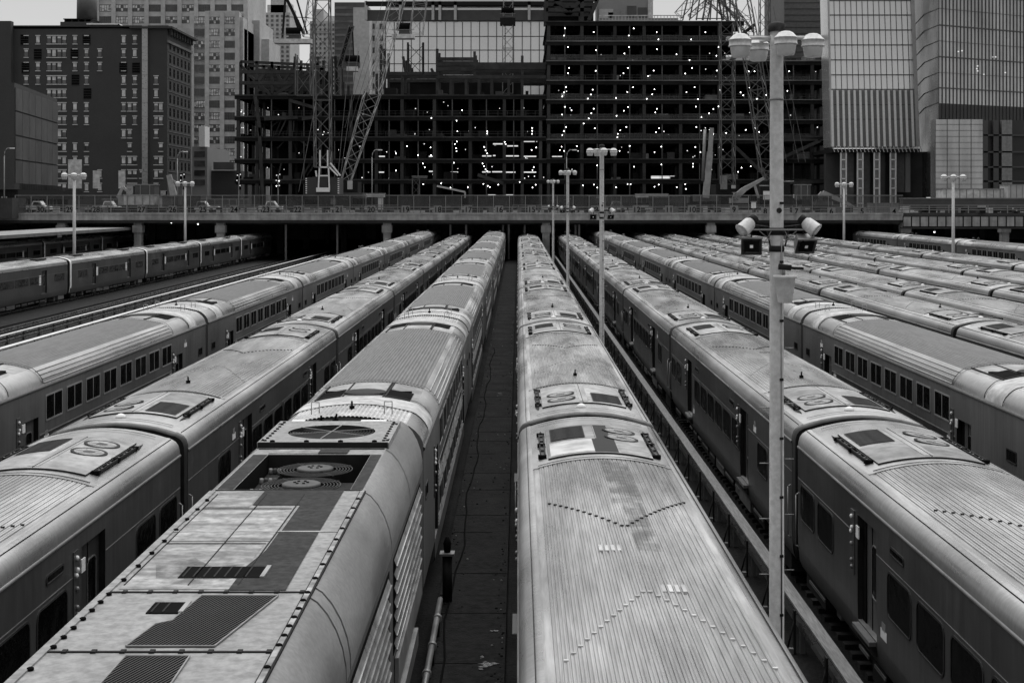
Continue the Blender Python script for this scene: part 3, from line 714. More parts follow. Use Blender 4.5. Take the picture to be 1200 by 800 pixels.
def make_c3(seed=3):
    t = empty('bilevel_coach'); inst('body', BODYC, t); inst('roof', ROOFC, t)
    for s in (-1, 1):
        for k in range(8):
            put('window', WC, t, s, -6.25+1.79*k, 3.17, 1.551); put('window', WCL, t, s, -6.25+1.79*k, 1.6, 1.551)
        for y in (-LC/2+4.6, LC/2-4.6):
            dr = put('door', DOORC, t, s, y, 0, 1.55); inst('door_window', W_DOOR, dr, (-.128, .2, 2.2)); put('indicator_panel', INDIC, t, s, y-s*.95, 2.6, 1.551)
        for y in (-LC/2+1.0, LC/2-1.0): put('end_window', WCS, t, s, y, 2.75, 1.551)
        for y in (-6.9, 6.9): put('notice', NOTICE, t, s, y, 2.45, 1.553)
        put('notice', NOTICE, t, s, 9.2, 3.35, 1.551)
    for e in (0, 1):
        rz = 0 if e == 0 else math.pi; yy = LC/2 if e == 0 else -LC/2
        inst('gangway_bellows', DIAPH, t, (0, yy, 0), rz)
        for x in (-.8, .7): inst('grab_hoop', HOOP, t, (x, yy-(.7 if e == 0 else -.7), c3z(x)))
    inst('antenna', ANT, t, (.0, -LC/2+1.0, c3z(0)))
    add_bogies(t, 10.2, False); underframe(t, 8, 1.2, .9, seed)
    return t
# ---- lay out the rows
ORD = ['nearest', 'second', 'third', 'fourth', 'fifth', 'sixth', 'seventh', 'eighth', 'ninth']
VR = random.Random(2)
def row(kind, x, j0, n, where, group, first=None):
    """j0 = y of the near end of the first car"""
    for i in range(n):
        yc = j0+25.9*i+12.95
        key = kind if kind != 'm7' else ('m7n' if yc < 100 else 'm7f' if VR.random() < .6 else 'm7g')
        o = first if (i == 0 and first) else copy_tree(PROTO[key]) if USED.get(key) else PROTO[key]
        if not (i == 0 and first): USED[key] = True
        o.location = (x, yc, 0)
        lab = '%s car %s' % (ORD[i], where)
        tag(o, lab, 'rail car', group)
PROTO = {}; USED = {}
PROTO['m7n'] = make_m7(True, 0, 2); PROTO['m7f'] = make_m7(False, 0, 4); PROTO['m7g'] = make_m7(False, 1, 6); PROTO['m3'] = make_m3(); PROTO['c3'] = make_c3()
row('m7', TR['D'], 32.2-25.9, 9, 'in the silvery centre row, just left of the lamp posts', 'cars of the centre row', make_m7(True, 1, 5))
row('m7', TR['E'], 31.7-25.9, 9, 'in the row just right of the tall lamp posts', 'cars of the row right of the posts')
row('c3', TR['F'], 58.1-25.9, 8, 'in the bilevel row second right of the lamp posts', 'bilevel coaches of the right row')
row('m7', TR['R3'], 57.9-25.9, 8, 'in the single-level row third right of the lamp posts', 'cars of the third right row')
row('m7', TR['R4'], 81.5-25.9, 7, 'in the single-level row fourth right of the lamp posts', 'cars of the fourth right row')
row('m7', TR['R5'], 82.6-25.9, 7, 'in the single-level row fifth right of the lamp posts', 'cars of the fifth right row')
row('m7', TR['R6'], 105.6-25.9, 6, 'in the single-level row sixth right of the lamp posts', 'cars of the sixth right row')
row('m7', TR['R7'], 114.6-25.9, 5, 'in the single-level row seventh right of the lamp posts', 'cars of the seventh right row')
row('c3', TR['R8'], 193-51.8, 3, 'in the shaded row at the far right edge of the yard', 'coaches of the outermost right row')
row('c3', TR['C'], 28.35, 8, 'in the bilevel row coupled behind the locomotive', 'bilevel coaches behind the locomotive')
row('m7', TR['B'], 30.6-25.9, 9, 'in the single-level row just left of the locomotive', 'cars of the row left of the locomotive')
row('c3', TR['A'], 58.3-25.9, 8, 'in the bilevel row second left of the locomotive', 'bilevel coaches of the left row')
row('m3', TR['L3'], 125.5-25.9, 5, 'in the older train standing alone left of the empty tracks', 'cars of the lone old train')
row('m3', TR['L4'], 160, 3, 'in the farthest left train, beside the platform canopy', 'cars of the farthest left train')
# ================================================================== LOCOMOTIVE
lo = empty('locomotive', (-3.43, 0, 0), 0, 'pale diesel locomotive with roof fans and black gratings, bottom left', 'locomotive')
LY0, LY1 = 4.9, 28.1; ZT = 4.40
def LX(x): return x+3.43
b = MB()
shp = [(1.55, 3.45), (1.545, 3.62), (1.51, 3.82), (1.44, 4.02), (1.34, 4.20), (1.23, 4.33), (1.12, ZT)]
for s in (-1, 1):
    b.sweep([(s*x, z) for x, z in shp], LY0, LY1, 'locosh'); b.sweep([(s*1.55, 1.0), (s*1.55, 3.45)], LY0, LY1, 'side2', False)
    for y in (15.6, 16.0, 21.25, 24.85, 10.5):
        b.sweep([(s*x*1.006, z+.012) for x, z in shp], y-.03, y+.03, 'locosh')
prof = [(-1.55, 1.0)]+[(-x, z) for x, z in shp]; prof += [(-x, z) for x, z in reversed(prof)]
for y in (LY0, LY1): b.face([(x, y, z) for x, z in prof], 'side2')
b.build('body', lo)
# flat roof deck with the open well left out
b = MB(); wx0, wx1, wy0, wy1 = LX(-4.27), LX(-2.52), 21.35, 24.35
def flat(x0, x1, y0, y1, z, m): b.face([(x0, y0, z), (x1, y0, z), (x1, y1, z), (x0, y1, z)], m)
flat(-1.12, 1.12, LY0, wy0, ZT, 'loco'); flat(-1.12, 1.12, wy1, LY1, ZT, 'loco'); flat(-1.12, wx0, wy0, wy1, ZT, 'loco'); flat(wx1, 1.12, wy0, wy1, ZT, 'loco')
b.face([(wx0, wy0, ZT), (wx0, wy1, ZT), (wx0, wy1, ZT-.5), (wx0, wy0, ZT-.5)], 'black'); b.face([(wx1, wy0, ZT), (wx1, wy1, ZT), (wx1, wy1, ZT-.5), (wx1, wy0, ZT-.5)], 'rust')
b.face([(wx0, wy1, ZT), (wx1, wy1, ZT), (wx1, wy1, ZT-.5), (wx0, wy1, ZT-.5)], 'black2'); b.face([(wx0, wy0, ZT), (wx1, wy0, ZT), (wx1, wy0, ZT-.5), (wx0, wy0, ZT-.5)], 'black')
flat(wx0, wx1, wy0, wy1, ZT-.5, 'black')
b.build('roof_deck', lo)
# roof plates (each lies proud of the deck)
b = MB()
P = lambda pts, z, m: b.face([(LX(x), y, ZT+z) for x, y in pts], m)
P([(-4.5, 19.9), (-3.15, 19.9), (-3.15, 18.1), (-4.42, 18.1)][::-1], .006, 'loco2')
P([(-4.42, 21.2), (-3.80, 21.2), (-3.80, 20.1), (-4.42, 20.1)][::-1], .006, 'loco2')
P([(-4.3, 16.9), (-3.9, 17.2), (-3.6, 16.8), (-3.25, 16.95), (-3.3, 16.2), (-3.7, 16.0), (-4.1, 16.1)][::-1], .011, 'stain')
P([(-4.45, 17.9), (-3.2, 17.9), (-3.2, 15.85), (-4.45, 15.85)][::-1], .005, 'loco2')
P([(-4.52, 24.3), (-4.28, 24.3), (-4.28, 21.4), (-4.52, 21.4)][::-1], .008, 'rust')
P([(-2.51, 24.3), (-2.33, 24.3), (-2.33, 21.4), (-2.51, 21.4)][::-1], .008, 'rust')
b.build('roof_plate', lo)
b = MB()
P([(-3.78, 21.3), (-2.60, 21.3), (-2.60, 18.66), (-3.1, 18.66), (-3.1, 20.25), (-3.78, 20.25)][::-1], .009, 'rust')
P([(-3.12, 18.58), (-2.60, 18.58), (-2.58, 15.8), (-3.22, 15.8), (-3.22, 16.8), (-3.12, 17.6)][::-1], .009, 'rust')
o = b.build('roof_plate', lo); o['label'] = 'dark stained roof plate'
# seams and slots
b = MB()
for y in (15.72, 13.63, 9.8, 24.85, 21.3, 18.62):
    b.box(-1.1, 1.1, y-.018, y+.018, ZT, ZT+.012, 'black2' if y not in (18.62,) else 'band')
    for k in range(16): b.box(-1.06+k*.14-.02, -1.06+k*.14+.03, y-.04, y+.04, ZT, ZT+.02, 'black2') if y in (15.72, 13.63) and k % 2 else None
for x in (-1.0, -.28, .28): b.box(x-.006, x+.006, 16, 21, ZT+.006, ZT+.014, 'black2')
for y in (17.95, 20.0): b.box(-1.0, .25, y-.006, y+.006, ZT+.006, ZT+.014, 'black2')
b.build('roof_seam', lo)
def grate(pts, name, lab):
    """black recess covered by thin slanting bars, clipped to the outline"""
    g = MB(); Q = [(LX(x), y) for x, y in pts]; g.face([(x, y, ZT+.012) for x, y in reversed(Q)], 'black')
    xs = [q[0] for q in Q]; ys = [q[1] for q in Q]; c = min(xs)-3
    while c < max(xs)+3:
        hits = []
        n = len(Q)      # line x = c + .35*(y-ymin)
        for i in range(n):
            (xa, ya), (xb, yb) = Q[i], Q[(i+1) % n]
            fa = xa-c-.35*(ya-min(ys)); fb = xb-c-.35*(yb-min(ys))
            if fa*fb < 0: t = fa/(fa-fb); hits.append((ya+(yb-ya)*t, xa+(xb-xa)*t))
        hits.sort()
        for k in range(0, len(hits)-1, 2):
            (y_, x_), (y2, x2) = hits[k], hits[k+1]
            g.poly([(x_-.005, y_, ZT+.02), (x_+.005, y_, ZT+.02), (x2+.005, y2, ZT+.02), (x2-.005, y2, ZT+.02)], [(0, 1, 2, 3)], 'bar')
        c += .04
    for i in range(len(Q)): g.tube((Q[i][0], Q[i][1], ZT+.015), (*Q[(i+1) % len(Q)], ZT+.015), .010, 'grey', 4)
    o = g.build(name, lo)
    if lab: o['label'] = lab
    return o
grate([(-3.46, 15.55), (-2.62, 15.55), (-2.94, 13.78), (-3.80, 13.78), (-3.70, 14.5), (-3.56, 14.62)], 'roof_grating', None)
grate([(-3.72, 13.48), (-3.11, 13.48), (-3.06, 9.95), (-3.76, 9.95)], 'roof_grating', None)
for (x0, x1, y0, y1) in ((-3.90, -2.96, 16.3, 16.8), (-3.90, -3.56, 14.9, 15.3)):
    g = MB(); g.box(LX(x0), LX(x1), y0, y1, ZT, ZT+.014, 'black')
    for k in range(int((x1-x0)/.12)): g.box(LX(x0)+.04+k*.12, LX(x0)+.06+k*.12, y0+.03, y1-.03, ZT+.014, ZT+.02, 'black2')
    g.box(LX(x1), LX(x1)+.05, y0, y1, ZT, ZT+.03, 'frame'); g.build('vent_slot', lo)
# bolted rails
for s, x in ((1, 1.12), (-1, -1.12)):
    g = MB(); g.box(x-.045, x+.045, LY0+.2, 21.2, ZT-.01, ZT+.02, 'black2' if s > 0 else 'loco'); 
    if s > 0: g.box(x-.028, x+.028, LY0+.2, 21.15, ZT+.02, ZT+.03, 'loco2')
    g.build('roof_edge_strip', lo)
    ys = [5.4+.55*k for k in range(15)]+[13.75+.31*k for k in range(7)]+[16.2+.62*k for k in range(8)]
    g = MB(); g.lathe((0, 0, 0), [(.034, 0), (.034, .02), (.02, .028), (.01, .029)], 'black', 8); me = g.mesh('bolt')
    for y in ys: inst('bolt', me, lo, (x+(.06 if s < 0 else 0), y, ZT+.005 if s < 0 else ZT+.02))
# rear fan hatch
g = MB(); z = ZT+.09
for x0, x1, y0, y1 in ((-1.14, 1.14, 25.02, 25.2), (-1.14, 1.14, 27.25, 27.5)): g.box(x0, x1, y0, y1, ZT, z, 'loco')
n = 32; cx, cy, rr = 0, 26.22, .80
ring = [(cx+rr*math.cos(2*math.pi*k/n), cy+rr*math.sin(2*math.pi*k/n)) for k in range(n)]
def sq(k):
    t = 2*math.pi*k/n; c, s_ = math.cos(t), math.sin(t); q = 1/max(abs(c)/1.14, abs(s_)/1.02); return (cx+c*q, cy+s_*q)
for k in range(n):
    a, c_ = ring[k], ring[(k+1) % n]; d_, e = sq(k+1), sq(k)
    g.face([(*a, z), (*e, z), (*d_, z), (*c_, z)], 'loco'); g.face([(*a, z), (*c_, z), (*c_, z-.35), (*a, z-.35)], 'black2')
g.face([(x, y, z-.085) for x, y in ring], 'black')
g.box(-1.14, 1.14, 24.98, 25.03, ZT, z+.01, 'black2')
for s in (-1, 1): g.box(s*1.14, s*1.16, 25.02, 27.5, ZT-.1, z, 'loco')
g.build('fan_hatch', lo)
g = MB()
for k in range(6):
    t = math.pi*k/3+.4; g.tube((cx, cy, z+.005), (cx+rr*math.cos(t), cy+rr*math.sin(t), z+.005), .010, 'frame', 4)
for r in [.1+.055*k for k in range(13)]:
    pts = [(cx+r*math.cos(2*math.pi*k/24), cy+r*math.sin(2*math.pi*k/24), z) for k in range(25)]
    for k in range(24): g.tube(pts[k], pts[k+1], .005, 'dring', 3, caps=False)
g.build('fan_guard', lo)
g = MB(); g.lathe((cx, cy, z-.078), [(.22, 0), (.2, .05), (.01, .06)], 'black2', 12)
for k in range(8):
    t = 2*math.pi*k/8; c, s_ = math.cos(t), math.sin(t)
    g.face([(cx+.2*c, cy+.2*s_, z-.03), (cx+.75*c-.1*s_, cy+.75*s_+.1*c, z-.05), (cx+.75*c+.14*s_, cy+.75*s_-.14*c, z-.02)], 'black2')
g.build('fan', lo)
g = MB()
for x in (-1.05, 1.05):
    for k in range(9): g.lathe((x, 25.2+k*.26, z), [(.03, 0), (.03, .02), (.01, .025)], 'black', 6)
for k in range(4): g.lathe((-.9+k*.6, 25.08, z), [(.045, 0), (.045, .03), (.01, .04)], 'black', 6)
build_split(g, 'hatch_bolt', lo)
# wire guarded brake fans in the open well
for cx2, cy2 in ((LX(-3.33), 23.35), (LX(-3.36), 22.05)):
    g = MB(); zz = ZT-.07
    g.lathe((cx2, cy2, zz), [(.30, -.02), (.30, .03), (.26, .04), (.01, .045)], 'hub', 20)
    for k in range(6): t = math.pi*k/3; g.box(cx2+.1*math.cos(t)-.02, cx2+.1*math.cos(t)+.02, cy2+.1*math.sin(t)-.02, cy2+.1*math.sin(t)+.02, zz+.045, zz+.055, 'black')
    for r in [.36+.05*k for k in range(6)]:
        pts = [(cx2+r*math.cos(2*math.pi*k/28), cy2+r*math.sin(2*math.pi*k/28), zz) for k in range(29)]
        for k in range(28): g.tube(pts[k], pts[k+1], .009, 'dring', 4, caps=False)
    for k in range(4): t = math.pi*k/2+.6; g.tube((cx2, cy2, zz-.01), (cx2+.66*math.cos(t), cy2+.66*math.sin(t), zz-.01), .02, 'black2', 4)
    g.build('brake_fan', lo)
g = MB()
for k in range(3):
    for j in range(4): g.lathe((LX(-4.1)+j*.07, 21.9+k*.85, ZT-.2), [(.03, 0), (.045, .03), (.03, .06), (.03, .1)], 'ring' if j % 2 == 0 else 'dring', 8)
g.box(wx0+.02, wx0+.25, wy0+.1, wy1-.1, ZT-.42, ZT-.3, 'black2'); g.box(wx1-.4, wx1-.05, wy0+.2, wy1-1.2, ZT-.4, ZT-.25, 'black2'); g.build('insulator', lo)
g = MB(); g.box(-.85, .45, 24.42, 24.78, ZT+.003, ZT+.012, 'loco2'); g.box(.0, .5, 24.4, 24.8, ZT+.012, ZT+.02, 'rust'); g.box(-.7, .3, 27.55, 28.0, ZT, ZT+.03, 'rust')
g.box(.35, .85, 27.6, 28.0, ZT, ZT+.04, 'white'); g.box(-1.0, -.75, 27.6, 28.0, ZT, ZT+.04, 'white'); g.build('end_plate', lo)
# side louvres, both sides, in bays
for s in (-1, 1):
    for (ya, yb, zl, zh) in ((5.5, 12.8, 1.45, 3.3), (13.1, 20.7, 1.45, 3.3), (21.4, 27.2, 1.9, 3.3)):
        g = MB(); g.box(s*1.552, s*1.56, ya, yb, zl, zh+.05, 'black'); zz = zl+.05; k = 0
        while zz < zh:
            y1_ = yb-.35 if k % 2 else yb-.15
            g.poly([(s*1.56, ya+.1, zz+.10), (s*1.60, ya+.1, zz), (s*1.60, y1_, zz), (s*1.56, y1_, zz+.10)], [(0, 1, 2, 3)], 'ribs'); g.tube((s*1.6, ya+.1, zz), (s*1.6, y1_, zz), .016, 'ribs', 6); zz += .21; k += 1
        g.build('side_louvre', lo)
    g = MB(); g.box(s*1.55, s*1.68, 8, 25, .95, 1.25, 'grey'); g.box(s*1.56, s*1.62, 21.6, 26.8, 1.35, 1.8, 'frame'); g.build('side_step', lo)
add_b = []
for y in (9, 23.5):
    q = inst('bogie', BOG, lo, (0, y, 0))
    for yy in (-1.15, 1.15):
        for s in (-1, 1): inst('wheel', WHL, q, (s*.76, yy, .46), 0 if s > 0 else math.pi)
g = MB(); g.box(-1.3, 1.3, 5.5, 27.5, .75, 1.02, 'black2'); g.box(-1.3, 1.3, 12, 20.5, .3, .8, 'black2'); g.build('fuel_tank', lo)
inst('antenna', ANT, lo, (-.4, 27.7, ZT)); inst('antenna', ANT, lo, (-.15, 27.9, ZT), 1.2)

# ================================================================== LAMP POSTS
def lamp_head(n=14):
    a = MB(); a.lathe((0, 0, 0), [(.05, .30), (.12, .29), (.20, .25), (.31, .13), (.335, .12), (.335, .105), (.315, .10), (.315, -.04), (.335, -.05), (.335, -.07), (.30, -.075)], 'pole', n)
    c = MB(); c.lathe((0, 0, 0), [(.29, -.075), (.285, -.12), (.25, -.32), (.22, -.37), (.01, -.38)], 'lens', n)
    return a.mesh('lamp_housing'), c.mesh('lamp_lens')
HH, HLN = lamp_head()
def make_post(H=11.5):
    t = empty('lamp_post'); b = MB(); b.lathe((0, 0, 0), [(.28, -.1), (.28, .05), (.125, .06), (.118, H*.4), (.108, H-.2), (.105, H)], 'pole', 18)
    b.lathe((0, 0, 0), [(.118, H-1.12), (.118, H-1.09), (.11, H-1.08)], 'grey', 18); b.lathe((0, 0, 0), [(.12, H), (.14, H), (.14, H+.12), (.05, H+.16)], 'rust', 12)
    
    b.build('pole', t)
    b = MB()
    for x in (-1, 1): b.tube((0, 0, H-.1), (x*.45, 0, H-.1), .032, 'pole', 10)
    b.tube((0, 0, H-.1), (-.2, .5, H-.1), .03, 'pole', 8); b.tube((0, 0, H-.1), (.09, -.3, H-.1), .03, 'pole', 8); b.build('arm', t)
    for x, y in ((-.59, 0), (.59, 0), (.09, -.32), (-.20, .6)):
        h = inst('lamp_housing', HH, t, (x, y, H-.2), 0, (.58, .58, .58)); inst('lamp_lens', HLN, h)
    b = MB(); b.tube((.06, -.11, .3), (.06, -.10, H-3.4), .014, 'grey', 6)
    for q in range(9): b.box(.03, .09, -.128, -.09, 1.1+q*.95, 1.14+q*.95, 'black2')
    b.build('conduit', t)
    b = MB(); b.lathe((.02, -.118, H-2.9), [(.045, 0), (.045, -.004), (.028, -.005), (.028, 0)], 'rust', 14, 'y'); b.build('sticker', t)
    # climbing rungs
    rg = MB(); rg.tube((-.11, 0, 0), (-.28, 0, 0), .009, 'grey', 5); rg.tube((.11, 0, .07), (.28, 0, .07), .009, 'grey', 5); rm_ = rg.mesh('rung')
    for k in range(8): inst('rung', rm_, t, (0, 0, H-2.5-.9*k)) if H-2.5-.9*k > 2 else None
    return t
POST = make_post()
# floodlight cluster for the row of posts over the yard
def flood_mesh():
    b = MB(); b.lathe((0, 0, 0), [(.20, 0), (.215, .01), (.20, .03), (.17, .34), (.12, .40), (.10, .52), (.01, .53)], 'pole', 14, 'y')
    b.lathe((0, 0, 0), [(.11, .40), (.13, .42), (.13, .55), (.01, .56)], 'black2', 12, 'y'); b.lathe((0, 0, 0), [(.18, -.005), (.01, -.006)], 'lens', 14, 'y')
    return b.mesh('floodlight')
FLD = flood_mesh()
def box_flood():
    b = MB(); b.poly([(-.27, 0, -.22), (.27, 0, -.22), (.27, 0, .22), (-.27, 0, .22), (-.17, .4, -.14), (.17, .4, -.14), (.17, .4, .14), (-.17, .4, .14)],
                     [(4, 5, 6, 7), (0, 1, 5, 4), (1, 2, 6, 5), (2, 3, 7, 6), (3, 0, 4, 7)], 'grey')
    b.box(-.19, .19, -.012, -.002, -.14, .15, 'black'); b.box(-.04, .04, -.02, -.012, -.04, .04, 'white'); b.box(-.29, .29, -.02, .02, .2, .24, 'grey')
    return b.mesh('floodlight')
BFL = box_flood()
xs_post = 4.2; POSTS = [(23.1, 11.36), (71.3, 11.2), (120, 11.3), (170, 11.25)]
PL = ['big pale lamp post nearest the camera, with four lamp heads', 'second lamp post in line behind the nearest, before the centre trains',
      'third lamp post in line beyond the centre row', 'fourth and farthest lamp post in the central line']
for i, (Y, H) in enumerate(POSTS):
    t = POST if i == 0 else copy_tree(POST); t.location = (xs_post, Y, -.02); t.scale = (1, 1, 1)
    tag(t, PL[i], 'lamp post', 'lamp posts between the rows')
    k = empty('floodlight_rack', (xs_post, Y, 0), 0, ['rack of four floodlights clamped on the nearest lamp post', 'floodlight rack on the second lamp post', 'floodlight rack on the third lamp post', 'floodlight rack on the farthest lamp post'][i], 'floodlights', 'floodlight racks on the posts')
    ZC = 8.25; b = MB(); b.box(-.44, .44, -.14, -.12, ZC+.01, ZC+.035, 'frame'); b.box(-.5, .5, .12, .15, ZC+.06, ZC+.1, 'black2')
    for s in (-1, 1):
        b.tube((s*.11, -.13, ZC-.16), (s*.3, -.13, ZC), .008, 'grey', 4); b.tube((s*.11, -.13, ZC), (s*.2, -.13, ZC-.16), .008, 'grey', 4)
        b.tube((s*.1, .1, ZC+.05), (s*.5, -.1, ZC+.1), .02, 'black2', 6); b.tube((s*.42, -.05, ZC+.03), (s*.42, -.05, ZC-.2), .015, 'black2', 5)
        b.tube((s*.12, -.1, ZC-.25), (s*.17, -.12, ZC), .014, 'black2', 5); b.box(s*.3, s*.5, -.1, .12, ZC+.02, ZC+.09, 'black2')
    b.lathe((0, 0, ZC-.07), [(.122, 0), (.122, .12)], 'black2', 14); b.lathe((0, 0, ZC-.34), [(.122, 0), (.128, .04), (.122, .10)], 'black2', 14)
    b.build('bracket', k)
    for s in (-1, 1):
        o = inst('floodlight', FLD, k, (s*.60, -.22, ZC+.0), 0, (.62, .62, .62)); o.rotation_euler = (R(-38), R(0), R(-s*58)+ (0 if s > 0 else 0))
        o.rotation_euler = (R(38), 0, R(s*60))
        o = inst('floodlight', BFL, k, (s*.44, -.2, ZC-.25), 0, (.62, .62, .62)); o.rotation_euler = (R(-6 if s < 0 else 32), 0, R(s*12))
# sensor box on the nearest post
t = empty('bucket_lamp', (xs_post+.09, 23.1-.24, 7.3), 0, 'small pale bucket-shaped fixture hung on the nearest lamp post', 'fixture')
b = MB(); b.lathe((0, 0, 0), [(.19, .24), (.19, .20), (.165, .19), (.15, .02), (.14, 0), (.12, -.18), (.11, -.2), (.01, -.2)], 'pole', 14); b.build('housing', t)
b = MB(); b.tube((-.1, 0, .38), (.1, 0, .36), .05, 'black2', 8); b.tube((.1, 0, .36), (.3, 0, .35), .02, 'black2', 6); b.tube((0, .1, .25), (0, .2, .36), .03, 'grey', 6); b.build('clamp', t)
# two-armed lamp posts far off
def make_tpost(H):
    t = empty('lamp_post'); b = MB(); b.tube((0, 0, -.1), (0, 0, H), .17, 'pole', 10, .13); b.build('pole', t)
    b = MB(); b.tube((-.95, 0, H-.15), (.95, 0, H-.15), .06, 'pole', 6); b.build('arm', t)
    for x in (-.95, 0, .95): h = inst('lamp_housing', HH, t, (x, -.1, H-.2)); inst('lamp_lens', HLN, h)
    return t
TP = make_tpost(11.2)
for i, (px, Y, ptop, lab) in enumerate(((87, 142, 203, 'pale lamp post left of the lone old train'), (217, 188, 213, 'pale lamp post by the curved street lamp at left'),
        (989, 192, 214, 'pale lamp post right of the excavators'), (1117, 142, 205, 'pale lamp post in front of the glass podium'))):
    t = TP if i == 0 else copy_tree(TP); t.location = (PX(px, Y), Y, -.05); H = PZ(ptop, Y); t.scale = (1, 1, H/11.2); tag(t, lab, 'lamp post', 'lamp posts at the sides of the yard')
# curved street lamps on the bridge
def make_street(H=9):
    t = empty('street_lamp'); b = MB(); b.tube((0, 0, 0), (0, 0, H-1), .11, 'fencep', 8, .07)
    pts = [(0, 0, H-1), (.1, 0, H-.4), (.45, 0, H), (1.0, 0, H+.05)]
    for a, c in zip(pts, pts[1:]): b.tube(a, c, .06, 'fencep', 6)
    b.build('pole', t); b = MB(); b.box(.9, 1.6, -.15, .15, H-.06, H+.1, 'white'); b.build('lamp_head', t); return t
SL = make_street()
for i, (px, py, Y, lab) in enumerate(((208, 178, 224, 'curved street lamp on the bridge before the brick warehouse'), (436, 176, 224, 'curved street lamp on the bridge right of the leaning boom'),
                                      (5, 174, 223, 'curved street lamp at the far left edge'), (664, 176, 224, 'curved street lamp on the bridge behind the lamp posts'))):
    t = SL if i == 0 else copy_tree(SL); t.location = (PX(px, Y), Y, 7.15); t.scale = (1, 1, (PZ(py, Y)-7.15)/9); tag(t, lab, 'street lamp', 'curved street lamps on the bridge')
# pipe and short post on the walkway
t = empty('pipe', (-1.62, 24, 0), 0, 'pale jointed pipe lying beside the locomotive on the walkway', 'pipe')
b = MB(); b.tube((.02, -3, .35), (-.02, 6.0, .35), .06, 'grey', 10); b.build('tube', t)
b = MB()
for y in (-1.6, -.1, 1.2, 2.8, 4.6): b.tube((0, y, .35), (0, y+.12, .35), .085, 'frame', 10); b.box(-.04, .04, y+.04, y+.08, -.15, .3, 'black2')
b.build('collar', t)
t = empty('bollard', (-1.55, 31.2, 0), 0, 'short black capped post at the walkway edge', 'post')
b = MB(); b.tube((0, 0, -.1), (0, 0, 1.0), .11, 'black2', 10); b.build('post', t); b = MB(); b.box(-.16, .16, -.16, .16, 1.0, 1.05, 'grey'); b.lathe((0, 0, 1.05), [(.07, 0), (.09, .2), (.04, .34)], 'black', 8); b.build('cap', t)
# platform canopies far left
b = MB(); b.box(-68, -59, 90, 219, 4.6, 5.0, 'grey')
t = empty('platform_canopy', (0, 0, 0), 0, 'long flat roof over a platform beyond the lone old train', 'canopy'); b.build('roof', t)
b = MB()
for k in range(10): b.box(-63.8, -63.4, 95+k*13, 95.4+k*13, -.1, 4.6, 'steel2')
b.build('columns', t)
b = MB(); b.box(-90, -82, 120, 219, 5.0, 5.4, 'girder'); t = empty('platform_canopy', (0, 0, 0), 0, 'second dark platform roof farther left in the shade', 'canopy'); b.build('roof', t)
b = MB()
for k in range(7): b.box(-86.2, -85.8, 125+k*13, 125.4+k*13, -.1, 5.0, 'steel2')
b.build('columns', t)
# ================================================================== BACKGROUND BUILDINGS
def bld(name, lab, cat='building', loc=(0, 0, 0), group=None): return empty(name, loc, 0, lab, cat, group)
# ---- brick warehouse
YB = 350; k_ = YB/F
t = bld('brick_warehouse', 'dark brick warehouse with many small pale windows and a long flue, upper left')
X1 = PX(196, YB); X0 = -150; top = PZ(34, YB)
b = MB(); b.box(X0, X1, YB, YB+26, 6, top, 'brick'); b.box(X0, PX(16, YB), YB-2, YB, 6, PZ(26, YB), 'brick'); b.box(PX(66, YB), PX(102, YB), YB+3, YB+20, top, PZ(24, YB), 'brick'); b.build('wall', t)
b = MB(); b.box(X1-9, X1+1.5, YB-1.2, YB+27, top, top+.5, 'brick'); b.box(X0, X1+.3, YB-.3, YB+26.3, top+.5, top+.8, 'brick')
for k in range(9): b.box(X1+.1, X1+.9, YB+1+k*2.8, YB+1.6+k*2.8, top-1.5, top, 'brick')
b.box(X1, X1+.35, YB-.2, YB+26, top-3.4, top-2.8, 'slab'); b.build('cornice', t)
def sm_window(w, h, m_in='winb', sill=True, mull=1, frac=.5):
    q = MB(); q.box(-w/2, w/2, .0, .06, -h/2, h/2, 'gasket'); q.box(-w/2+.08, w/2-.08, -.03, .0, h/2-h*frac, h/2-.1, 'blind'); q.box(-w/2+.08, w/2-.08, -.02, .0, -h/2+.08, h/2-h*frac-.05, m_in)
    if sill: q.box(-w/2-.14, w/2+.14, -.12, 0, -h/2-.18, -h/2, 'stone'); q.box(-w/2-.12, w/2+.12, -.1, 0, h/2, h/2+.22, 'stone')
    return q.mesh('window')
WS = [sm_window(1.0, 1.9, frac=.5), sm_window(1.0, 1.9, frac=.85), sm_window(1.0, 1.9, frac=.3)]
dk = MB(); dk.box(-.95, .95, -.02, 0, -1.3, 1.3, 'black'); 
for q in range(4): dk.box(-.95, .95, -.05, -.02, -1.2+q*.62, -1.12+q*.62, 'gasket')
dkm = dk.mesh('louvre')
rw = random.Random(3)
cols = {30.8: 'aaaa........', 44.5: 'a.aaaa......', 57.6: 'aaaaaaaaaaaa', 63.5: 'aaaaaaaaaaaa', 69.6: 'aaaaaaaaaaaa', 75.4: 'aaaaaaaaaaaa', 88: 'aaa.aaaaaaa.', 101.5: 'aaaa.aaaaaaa',
        117: '.aa.......aa', 145: 'aaaaaaaa.aa.', 152: '.....aaaaaaa', 158: 'aa.aaaa..aaa', 183: '...aaaaa.aaa', 188.5: '.....aa.aaa.', 177: 'a...........', 166: '..........a.'}
for px, pat in cols.items():
    for r_, ch in enumerate(pat):
        if ch == 'a' and rw.random() < .97:
            py = 47+r_*15.72
            if px < 66 and py > 95 + (px-5)*.3: continue
            inst('window', rw.choice(WS), t, (PX(px, YB), YB-.05, PZ(py, YB)))
for px, py in ((44.3, 64), (87.3, 64), (30, 80), (88.5, 94), (102.5, 110), (144.5, 80), (159.5, 80), (28.7, 47), (101.5, 47)):
    inst('louvre', dkm, t, (PX(px, YB), YB-.06, PZ(py, YB)))
b = MB(); b.box(-.7, .7, 0, .6, 0, top+1.2-10, 'ribs')
